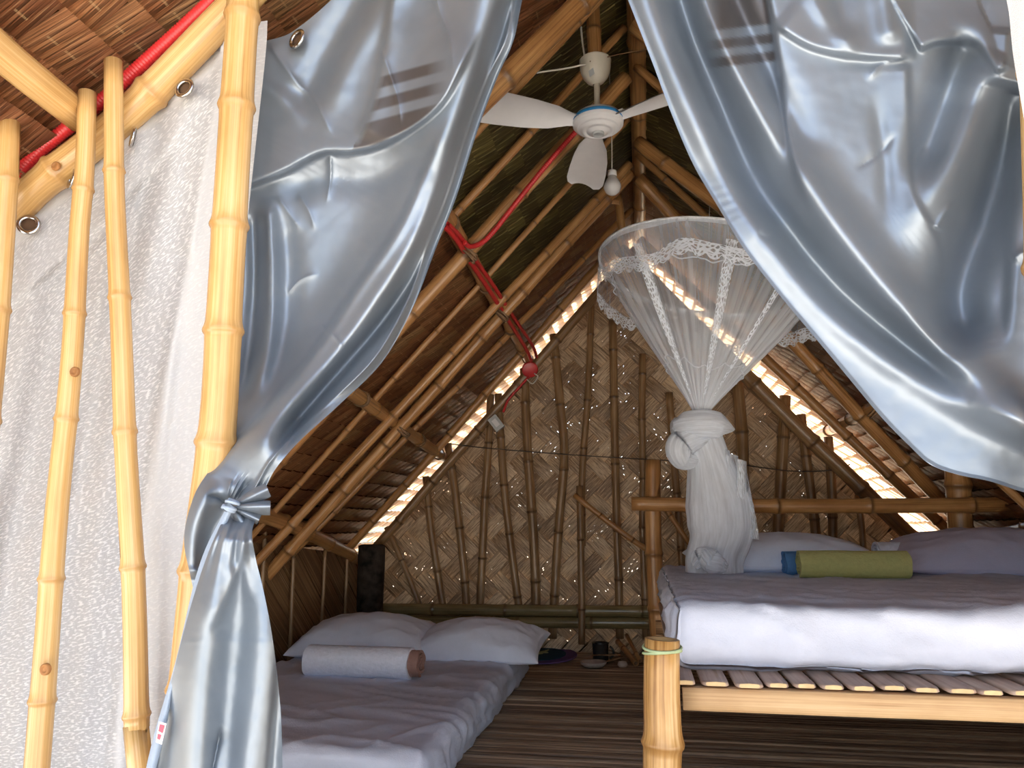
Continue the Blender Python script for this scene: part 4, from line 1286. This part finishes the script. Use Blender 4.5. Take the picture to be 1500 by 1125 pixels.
def towel_roll(c, L, R, rotz, m, label, turns=4.2, sq=0.8, seed=0, inner=None, group=None):
    n = 120
    th = np.linspace(0, turns * 2 * math.pi, n)
    thick = R / (turns + 0.6)
    rad = 0.006 + (R - 0.006) * th / th[-1]
    start = -math.pi / 2
    secs = []
    m_ = 26
    ca, sa = math.cos(rotz), math.sin(rotz)
    outer = np.zeros((m_, n, 3)); inn = np.zeros((m_, n, 3))
    for i in range(m_):
        s = (i / (m_ - 1) - 0.5)
        for j in range(n):
            r = rad[j] * (1 + 0.03 * noise.noise((s * 5, th[j] * 0.4, seed)))
            ends = 0.010 * noise.noise((th[j] * 0.8, seed, 3)) * (1 if abs(s) > 0.45 else 0)
            l = s * L + math.copysign(ends, s)
            for arr, rr in ((outer, r), (inn, max(0.002, r - thick * 0.82))):
                yy, zz = rr * math.cos(th[j] + start - th[-1]), rr * math.sin(th[j] + start - th[-1]) * sq
                arr[i, j] = (c[0] + l * ca - yy * sa, c[1] + l * sa + yy * ca, c[2] + zz)
    mb = MB(); mb.grid(outer); mb.grid(inn)
    for e in (0, m_ - 1):
        mb.grid(np.stack([outer[e], inn[e]]))
    for j in (0, n - 1):
        mb.grid(np.stack([outer[:, j], inn[:, j]]))
    return tag(mb.build('towel', m, None, fix=False), label, 'towel', group)
TG = 'rolled towels on the beds'
pg_ = atz(1250, 830, MZ1 + 0.06)
towel_roll((0.795, 3.28, MZ1 + 0.056), 0.40, 0.068, 0.0, TOWEL_G, 'rolled olive-green towel lying on the raised bed', 4.2, 0.82, 1, None, TG)
towel_roll((0.675, 3.40, MZ1 + 0.052), 0.24, 0.062, 0.10, TOWEL_B, 'rolled blue towel tucked behind the green one', 4.0, 0.85, 2, None, TG)
towel_roll((1.06, 3.66, MZ1 + 0.09), 0.15, 0.055, 0.15, TOWEL_W, 'small folded white cloth between the two raised-bed pillows', 3.0, 0.9, 4, None, TG)
tw = towel_roll((-1.19, 3.22, 0.13 + 0.066), 0.45, 0.078, -0.02, TOWEL_W, 'rolled white towel with a brown inner end on the floor mattress', 4.2, 0.85, 3, None, TG)
ti = towel_roll((-0.955, 3.215, 0.13 + 0.066), 0.06, 0.066, -0.02, TOWEL_BR, 'x', 3.6, 0.85, 6)
for k_ in ('label', 'category'): del ti[k_]
ti.name = 'inner_roll'; ti['label'] = 'brown inner layer of the roll'
adopt(ti, tw)

# ================================================================== RUG AND SMALL THINGS ON THE FLOOR
rc = atz(795, 960, 0.004)
rug = thing('oval_rug', (rc[0], rc[1], 0.0), 'small oval dark teal rug with a purple border by the back wall', 'rug')
def disc(name, cx, cy, a, b, z, m, n=48, h=0.006):
    mb = MB()
    th = np.arange(n) * 2 * math.pi / n
    rows = [[(cx + a * k * math.cos(t), cy + b * k * math.sin(t), zz) for t in th] for k, zz in ((1.0, z), (1.0, z + h * 0.7), (0.97, z + h), (0.5, z + h), (0.02, z + h))]
    mb.grid(np.array(rows), wrap=True)
    return mb.build(name, m, rug)
disc('border', rc[0], rc[1], 0.20, 0.30, 0.004, RUG_P)
disc('centre', rc[0] - 0.01, rc[1], 0.145, 0.22, 0.009, RUG_B)
mb = MB(); mb.tube([(rc[0] - 0.06, rc[1] - 0.06, 0.016), (rc[0] - 0.01, rc[1] - 0.01, 0.017), (rc[0] + 0.01, rc[1] + 0.05, 0.017), (rc[0] + 0.02, rc[1] + 0.13, 0.016)], [0.006, 0.011, 0.008, 0.004], 6)
for a, b in ((-0.03, -0.04), (0.03, 0.02)):
    mb.tube([(rc[0], rc[1] + b * 0.5, 0.016), (rc[0] + a, rc[1] + b, 0.016)], 0.004, 5)
mb.build('motif', RUG_Y, rug)
mc = atz(880, 972, 0.0)
mug = thing('ceramic_mug', (mc[0], mc[1], 0), 'dark ceramic mug standing on the slat floor by the back wall', 'mug')
mb = MB(); mb.lathe([(0.001, 0.004), (0.040, 0.004), (0.044, 0.01), (0.042, 0.05), (0.046, 0.105), (0.049, 0.112), (0.045, 0.112), (0.040, 0.10), (0.038, 0.02), (0.001, 0.018)], mc, 28)
mb.build('cup', MUGM, mug)
a = np.linspace(-1.3, 1.3, 16)
mb = MB(); mb.tube([(mc[0] + 0.042 + 0.03 * math.cos(t), mc[1] + 0.0, 0.06 + 0.032 * math.sin(t)) for t in a], 0.006, 8); mb.build('handle', MUGM, mug)
mb = MB()
mb.lathe([(0.001, 0.010), (0.05, 0.008), (0.068, 0.022), (0.072, 0.036), (0.066, 0.034), (0.05, 0.018), (0.001, 0.016)], (mc[0] - 0.03, mc[1] - 0.15, 0), 26)
tag(mb.build('shell_dish', SHELL), 'pale shell dish on the floor in front of the dark mug', 'dish')
th = np.linspace(0, 5 * math.pi, 80)
mb = MB(); mb.tube([(mc[0] + 0.035 + (0.075 + 0.01 * math.sin(t * 2.3)) * math.cos(t), mc[1] - 0.02 + (0.075 + 0.008 * math.cos(t * 1.7)) * math.sin(t), 0.010 + 0.012 * t / 3 + 0.008 * math.sin(t * 1.3)) for t in th], 0.0045, 6)
tag(mb.build('rope', TWINE), 'loose coil of twine wound around the dark mug', 'rope')
mb = MB(); mb.lathe([(0.001, 0.004), (0.02, 0.004), (0.028, 0.015), (0.022, 0.03), (0.001, 0.036)], atz(912, 978, 0), 16)
tag(mb.build('pebble', SHELL), 'small pale shell on the floor right of the dark mug', 'shell')
for i, (p0, p1) in enumerate((((905, 940), (932, 972)), ((918, 930), (938, 968)))):
    o = bamboo('bamboo_offcut', [at(*p0, 4.72), at(*p1, 4.42)], 0.016 - 0.005 * i, BAM_BROWN, None, 0.3, 10)
    tag(o, ['thicker bamboo offcut leaning on the wall behind the bed post', 'thinner bamboo offcut leaning on the wall behind the bed post'][i], 'offcut', 'bamboo offcuts')

# ================================================================== MOSQUITO NET
NC = at(1040, 398, 3.3)
E1 = np.array([0.475, 0.0, -0.085]); E2 = np.array([0.0, 0.46, -0.055])
KN = at(1026, 606, 3.34)
net = thing('mosquito_net', NC, 'white mosquito net canopy knotted above the raised bed', 'net')
th = np.linspace(0, 2 * math.pi, 97)
mb = MB(); mb.tube([NC + E1 * math.cos(t) + E2 * math.sin(t) for t in th], 0.006, 8, False); mb.build('hoop', m_plain('hoop_white', (0.8, 0.8, 0.82), 0.5), net)
# top sheet
n = 96
tt = np.arange(n) * 2 * math.pi / n
rows = [[NC + (E1 * math.cos(t) + E2 * math.sin(t)) * k + np.array([0, 0, 0.10 * (1 - k) ** 1.5 + 0.006 * math.sin(t * 24) * k * (1 - k) * 3]) for t in tt] for k in np.linspace(1, 0.02, 14)]
uvr = [[(j / n, i / 14) for j in range(n)] for i in range(14)]
mb = MB(); mb.grid(np.array(rows), np.array(uvr), wrap=True); mb.build('top_sheet', NET, net, fix=False)
# gathered cone from the hoop to the knot
n = 360
tt = np.arange(n) * 2 * math.pi / n
rows, uvr, att = [], [], []
nr = np.random.default_rng(3)
phs = nr.uniform(0, 6.28, 6)
for i, s in enumerate(np.linspace(0, 1, 40)):
    k = (1 - s) ** 1.15 * 0.94 + 0.06
    k += 0.05 * math.sin(s * math.pi) 
    row = []
    for t in tt:
        pl = math.sin(t * 34 + phs[0] + 0.8 * math.sin(3 * t)) * 0.5 + 0.35 * math.sin(t * 21 + phs[1]) + 0.25 * math.sin(t * 55 + phs[2])
        kk = k * (1 + 0.055 * pl * min(1, s * 3))
        c = NC * (1 - s) + KN * s
        row.append(c + (E1 * (1 - 0.0 * s) * math.cos(t) + E2 * math.sin(t)) * kk)
    rows.append(row); uvr.append([(j / n, s) for j in range(n)]); att.append([0.06 + 0.62 * s ** 2] * n)
CONE = np.array(rows)
mb = MB(); mb.grid(CONE, np.array(uvr), np.array(att), wrap=True); mb.build('gathered_net', NET, net, fix=False)
# valance hanging from the hoop, lace at its hem
def valance(name, h0, h1, m, scal, nsc, out, parent=net):
    n = 384
    rows, uvr = [], []
    for i in range(7):
        s = i / 6
        row = []
        for j in range(n):
            t = j * 2 * math.pi / n
            wave = 0.022 * math.sin(t * 5 + 0.6) + 0.012 * math.sin(t * 11)
            h = h0 + (h1 - h0) * s + wave * min(1, (h0 + (h1 - h0) * s) / 0.1) + (abs(math.sin(t * nsc)) * scal * s)
            k = 1.0 + out * (0.3 + h * 1.0) + 0.012 * math.sin(t * 19) * min(1, h * 8)
            row.append(NC + (E1 * math.cos(t) + E2 * math.sin(t)) * k + np.array([0, 0, -h]))
        rows.append(row); uvr.append([(j / n, s) for j in range(n)])
    mb = MB(); mb.grid(np.array(rows), np.array(uvr), wrap=True)
    return mb.build(name, m, parent, fix=False)
valance('valance', 0.0, 0.125, NET, 0.0, 30, 0.05)
valance('lace_trim', 0.115, 0.165, NET_LACE, 0.018, 26, 0.055)
valance('hoop_band', 0.0, 0.022, NET_DENSE, 0.0, 30, 0.02)
# inner scalloped edge, lace tapes down the cone, low scallops
mb = MB()
for base_k, s0, amp, ns in ((0.985, 0.16, 0.02, 22), (0.0, 0.70, 0.03, 12)):
    pts = []
    for j in range(400):
        t = j * 2 * math.pi / 399
        s = s0 + amp * abs(math.sin(t * ns / 2)) + 0.03 * math.sin(t * 3)
        i0 = int(s * 39); c = CONE[i0][int(j / 399 * 359)] + (CONE[i0 + 1][int(j / 399 * 359)] - CONE[i0][int(j / 399 * 359)]) * (s * 39 - i0)
        pts.append(c + (c - (NC * (1 - s) + KN * s)) * 0.02)
    mb.tube(pts, 0.0028, 5, False)
mb.build('scallop_edging', NET_DENSE, net, fix=False)
for t0, wd in ((-1.45, 0.10), (-0.85, 0.10), (-2.3, 0.07)):
    rows, uvr = [], []
    for i in range(4, 36):
        s = i / 39
        row = []
        for j in range(7):
            t = t0 + wd * (j / 6 - 0.5) * (1 + s * 0.6)
            jj = (t / (2 * math.pi) * 360) % 360
            a_, b_ = CONE[i][int(jj) % 360], CONE[i][(int(jj) + 1) % 360]
            c = a_ + (b_ - a_) * (jj - int(jj)); ax_ = NC * (1 - s) + KN * s
            row.append(c + (c - ax_) * 0.05)
        rows.append(row); uvr.append([(j / 6 * 0.05 + t0, s * 6) for j in range(7)])
    mb = MB(); mb.grid(np.array(rows), np.array(uvr)); mb.build('lace_tape', NET_LACE, net, fix=False)
# knot: two swathes
def bundle(secs, name, m, pl, seed, n=96, parent=net):
    C = spline([s[:3] for s in secs], 46)
    Rr = spline([(s[3], s[4]) for s in secs], 46) if len(secs) > 2 else None
    S = np.linspace(0, 1, 46)
    key = np.linspace(0, 1, len(secs))
    rx = np.interp(S, key, [s[3] for s in secs]); ry = np.interp(S, key, [s[4] for s in secs])
    rows, uvr = [], []
    T = np.gradient(C, axis=0); T /= np.linalg.norm(T, axis=1)[:, None]
    for i in range(46):
        t_ = T[i]; a_ = np.array([1.0, 0, 0]) if abs(t_[0]) < 0.8 else np.array([0, 0, 1.0])
        a_ = a_ - t_ * (a_ @ t_); a_ /= np.linalg.norm(a_); b_ = np.cross(t_, a_)
        row = []
        for j in range(n):
            q = j * 2 * math.pi / n
            k = 1 + pl * (math.sin(q * 11 + seed + 2.0 * S[i] + math.sin(q * 3)) * 0.35 + math.sin(q * 5 + seed * 2 - 3 * S[i]) * 0.65 + 0.9 * noise.noise((math.cos(q) * 2, math.sin(q) * 2, S[i] * 2.5 + seed)))
            row.append(C[i] + (a_ * math.cos(q) * rx[i] + b_ * math.sin(q) * ry[i]) * k)
        rows.append(row); uvr.append([(j / n, S[i]) for j in range(n)])
    mb = MB(); mb.grid(np.array(rows), np.array(uvr), wrap=True)
    return mb.build(name, m, parent, fix=False)
kx = lambda x, y_, Y=3.34: at(x, y_, Y)
bundle([(*kx(984, 628, 3.33), 0.012, 0.03), (*kx(998, 624, 3.30), 0.056, 0.06), (*kx(1026, 621, 3.27), 0.058, 0.07), (*kx(1052, 624, 3.30), 0.055, 0.06), (*kx(1070, 630, 3.33), 0.012, 0.03)], 'knot', NET_DENSE, 0.045, 1.0)
bundle([(*kx(1040, 640, 3.32), 0.02, 0.03), (*kx(1016, 642, 3.29), 0.055, 0.05), (*kx(996, 655, 3.28), 0.062, 0.06), (*kx(1002, 672, 3.29), 0.048, 0.05), (*kx(1024, 676, 3.31), 0.018, 0.02)], 'knot', NET_DENSE, 0.05, 4.0)
bundle([(*kx(1028, 640), 0.085, 0.06), (*kx(1038, 672), 0.085, 0.065), (*kx(1046, 706), 0.11, 0.08), (*kx(1053, 745), 0.135, 0.09), (*kx(1054, 785), 0.135, 0.10), (*kx(1046, 818, 3.33), 0.115, 0.10), (*kx(1046, 838, 3.33), 0.115, 0.09)], 'hanging_tail', NET_DENSE, 0.05, 2.0, 160)
rows = []
for i in range(20):
    t = i / 19
    row = []
    for j in range(12):
        s = j / 11
        row.append(at(1062 + 34 * s + 12 * t * s + 4 * math.sin(j * 1.6 + t * 3), 680 + 95 * t - 22 * (1 - t) * (1 - s) + 16 * s * t, 3.30 - 0.04 * math.sin(j * 1.1 + t * 2)))
    rows.append(row)
mb = MB(); mb.grid(np.array(rows)); mb.build('loose_flap', NET_LACE, net, fix=False)
bundle([(*at(1018, 828, 3.24), 0.02, 0.02), (*at(1030, 816, 3.22), 0.04, 0.04), (*at(1046, 824, 3.2), 0.045, 0.04), (*at(1062, 832, 3.22), 0.02, 0.02)], 'bunched_end', NET_DENSE, 0.12, 6.0)
# cords to the roof
hang = np.array([NC[0] + 0.02, NC[1], roof_z(NC[0] + 0.02, 0.03)])
mb = MB()
mb.tube(spline([NC + np.array([0, 0, 0.10]), hang], 8), 0.0015, 5); mb.build('cord', CABLE, net)

# ================================================================== CEILING FAN, BULB, WIRING
fan = thing('ceiling_fan', fp0, 'small white three-blade ceiling fan hanging from the bamboo post', 'fan')
cup = at(872, 98, 2.42)
rodt = at(874, 128, 2.41)
mb = MB(); mb.lathe([(0.001, 0.024), (0.052, 0.024), (0.0555, 0.020), (0.053, 0.015), (0.0535, 0.0), (0.050, -0.020), (0.043, -0.038), (0.031, -0.054), (0.017, -0.064), (0.010, -0.068)], cup, 32); mb.build('canopy', CREAM_PL, fan)
mb = MB(); mb.lathe([(0.010, 0.0), (0.010, -0.085), (0.016, -0.088), (0.017, -0.105), (0.024, -0.11)], (cup[0] + 0.004, cup[1], cup[2] - 0.06), 20); mb.build('downrod', CREAM_PL, fan)
hz = FAN
mb = MB(); mb.lathe([(0.018, 0.040), (0.052, 0.036), (0.074, 0.026), (0.083, 0.012), (0.085, 0.004), (0.085, -0.008), (0.081, -0.013), (0.076, -0.0135), (0.074, -0.020), (0.066, -0.023), (0.058, -0.022), (0.056, -0.030), (0.046, -0.034), (0.044, -0.031), (0.034, -0.031), (0.033, -0.036), (0.001, -0.038)], hz, 48); mb.build('motor_housing', WHITE_PL, fan)
mb = MB(); mb.lathe([(0.0838, 0.0125), (0.0862, 0.007), (0.0864, 0.001), (0.0848, 0.0005), (0.0825, 0.012)], (hz[0], hz[1], hz[2] + 0.0015), 48); mb.build('blue_ring', BLUE_PL, fan)
mb = MB(); mb.lathe([(0.020, -0.036), (0.020, -0.044), (0.016, -0.046), (0.015, -0.043), (0.001, -0.043)], hz, 28); mb.build('hub_cap', GREY_PL, fan)
for az in (101, 208, 332):
    a = math.radians(az); dv = np.array([math.cos(a), math.sin(a), 0]); nv = np.array([-math.sin(a), math.cos(a), 0])
    rows_t, rows_b = [], []
    for t, w0, w1 in ((0.055, -0.022, 0.022), (0.10, -0.030, 0.030), (0.16, -0.052, 0.046), (0.24, -0.066, 0.056), (0.34, -0.074, 0.062), (0.43, -0.076, 0.064), (0.465, -0.066, 0.058), (0.48, -0.045, 0.040)):
        rt_, rb_ = [], []
        for q in np.linspace(0, 1, 7):
            w = w0 + (w1 - w0) * q
            z = 0.008 + w * 0.26 * min(1, t / 0.15) - 0.014 * (2 * q - 1) ** 2
            p_ = hz + dv * t + nv * w + np.array([0, 0, z])
            rt_.append(p_ + np.array([0, 0, 0.0015])); rb_.append(p_ - np.array([0, 0, 0.0015]))
        rows_t.append(rt_); rows_b.append(rb_)
    mb = MB(); mb.grid(np.array(rows_t)); mb.grid(np.array(rows_b))
    mb.build('blade', WHITE_PL, fan, fix=False)
    mb = MB(); mb.box(hz + dv * 0.075 + np.array([0, 0, 0.012]), (0.05, 0.022, 0.004), np.stack([dv, nv, [0, 0, 1]], 1)); mb.build('blade_bracket', WHITE_PL, fan, False)
mb = MB(); flat_patch(mb, [(862, 104), (869, 99), (871, 108), (864, 113)], cup[1] - 0.0475); mb.build('worn_sticker', GREY_PL, fan, False)
bulb = thing('light_bulb', at(897, 272, 2.85), 'unlit white round light bulb hanging below the fan', 'bulb')
bc = at(897, 274, 2.85)
mb = MB(); mb.lathe([(0.001, -0.033), (0.014, -0.031), (0.026, -0.022), (0.034, -0.004), (0.034, 0.008), (0.028, 0.024), (0.019, 0.036), (0.017, 0.046)], bc, 32); mb.build('globe', BULB, bulb)
mb = MB(); mb.lathe([(0.0175, 0.044), (0.0185, 0.046), (0.018, 0.066), (0.010, 0.070), (0.004, 0.074), (0.001, 0.074)], bc, 24); mb.build('socket', WHITE_PL, bulb)
mb = MB(); mb.tube(spline([bc + np.array([0, 0, 0.07]), bc + np.array([0.002, 0, 0.2]), np.array([bc[0], bc[1], roof_z(bc[0], 0.02)])], 14), 0.0022, 6); mb.build('wire', CABLE, bulb)
mb = MB(); mb.tube(spline([at(858, 94, 2.37), at(830, 100, 2.36), at(790, 106, 2.35), at(735, 115, 2.33), at(690, 135, 2.3)], 40), 0.0032, 6)
tag(mb.build('cable', CABLE), 'white cable running left from the fan canopy', 'cable')
mb = MB(); mb.tube(spline([at(864, 90, 2.37), at(905, 80, 2.4), at(950, 72, 2.42), at(1000, 62, 2.44)], 24), 0.0018, 5)
tag(mb.build('cable', TWINE), 'thin brown wire running right from the fan canopy', 'cable')
mb = MB(); mb.tube(spline([at(846, 5, 2.40), at(850, 30, 2.41), at(853, 60, 2.42), at(858, 92, 2.40)], 24), 0.004, 6)
tag(mb.build('cable', CABLE), 'pale cable running up beside the fan post', 'cable')
def rp(x, y_, off): return atroof(x, y_, -1, off)
conduit('conduit', [rp(846, 190, 0.135), rp(802, 240, 0.135), rp(760, 292, 0.135), rp(728, 333, 0.135), rp(708, 354, 0.135), rp(690, 361, 0.125), rp(680, 355, 0.11)], 0.010, 'red conduit down the thick rafter below the fan', 0.008)
conduit('conduit', [rp(650, 330, 0.09), rp(668, 350, 0.10), rp(690, 385, 0.10), rp(716, 424, 0.09), rp(745, 470, 0.09), rp(770, 510, 0.09), rp(778, 528, 0.10)], 0.010, 'red conduit along the purlin, ending at the red junction box', 0.008)
conduit('conduit', [rp(655, 328, 0.085), rp(675, 348, 0.09), rp(698, 383, 0.09), rp(724, 420, 0.085), rp(752, 464, 0.085), rp(780, 506, 0.085), rp(787, 526, 0.095)], 0.009, 'second red conduit on the purlin, beside the thicker run', 0.008)
jb = rp(776, 541, 0.11)
jbx = thing('junction_box', jb, 'round red junction box at the end of the purlin', 'junction box')
dirn = CAM - jb; dirn = np.array([0.25, -0.9, -0.35]); dirn /= np.linalg.norm(dirn)
ax1 = np.cross(dirn, [0, 0, 1.0]); ax1 /= np.linalg.norm(ax1); ax2 = np.cross(dirn, ax1)
RM = np.stack([ax1, ax2, dirn], 1)
mb = MB(); mb.lathe([(0.001, -0.02), (0.048, -0.02), (0.048, 0.012), (0.001, 0.012)], jb, 28, RM); mb.build('box', RED_PL, jbx)
mb = MB(); mb.lathe([(0.050, 0.010), (0.052, 0.014), (0.050, 0.019), (0.044, 0.021), (0.001, 0.021)], jb, 28, RM); mb.build('cover', RED_PL, jbx)
sw = at(727, 620, SY - 0.12)
SWR = np.array(Matrix.Rotation(math.radians(-38), 3, 'Y'))
swt = thing('light_switch', sw, 'pale grey light switch box fixed to the wall plate below the junction box', 'switch')
mb = MB(); mb.box(sw, (0.062, 0.03, 0.095), SWR); mb.build('housing', GREY_PL, swt, False)
mb = MB(); mb.box(sw + np.array([0, -0.017, 0]), (0.03, 0.008, 0.05), SWR); mb.build('rocker', WHITE_PL, swt, False)
conduit('conduit', [jb + np.array([0.0, -0.005, -0.045]), at(762, 566, 4.78), at(745, 585, 4.77), at(737, 604, 4.76)], 0.008, 'short red conduit from the junction box down to the switch', 0.008)
mb = MB(); mb.tube(spline([jb + np.array([0.03, -0.01, -0.03]), at(788, 552, 4.76), at(780, 562, 4.74), at(772, 556, 4.76)], 24), 0.004, 6)
tag(mb.build('cable', CABLE), 'short pale cable loop beside the junction box', 'cable')

# lashings seen on the inside frame
for side, root, pts in ((-1, roofL, [(686, 372), (735, 462), (590, 632)]), (1, roofR, [(1282, 603)])):
    for x, y_ in pts:
        lashing(atroof(x, y_, side, 0.12), (side * 0.67, 0, -0.74), 0.036, TWINE, root, 4, 0.004)
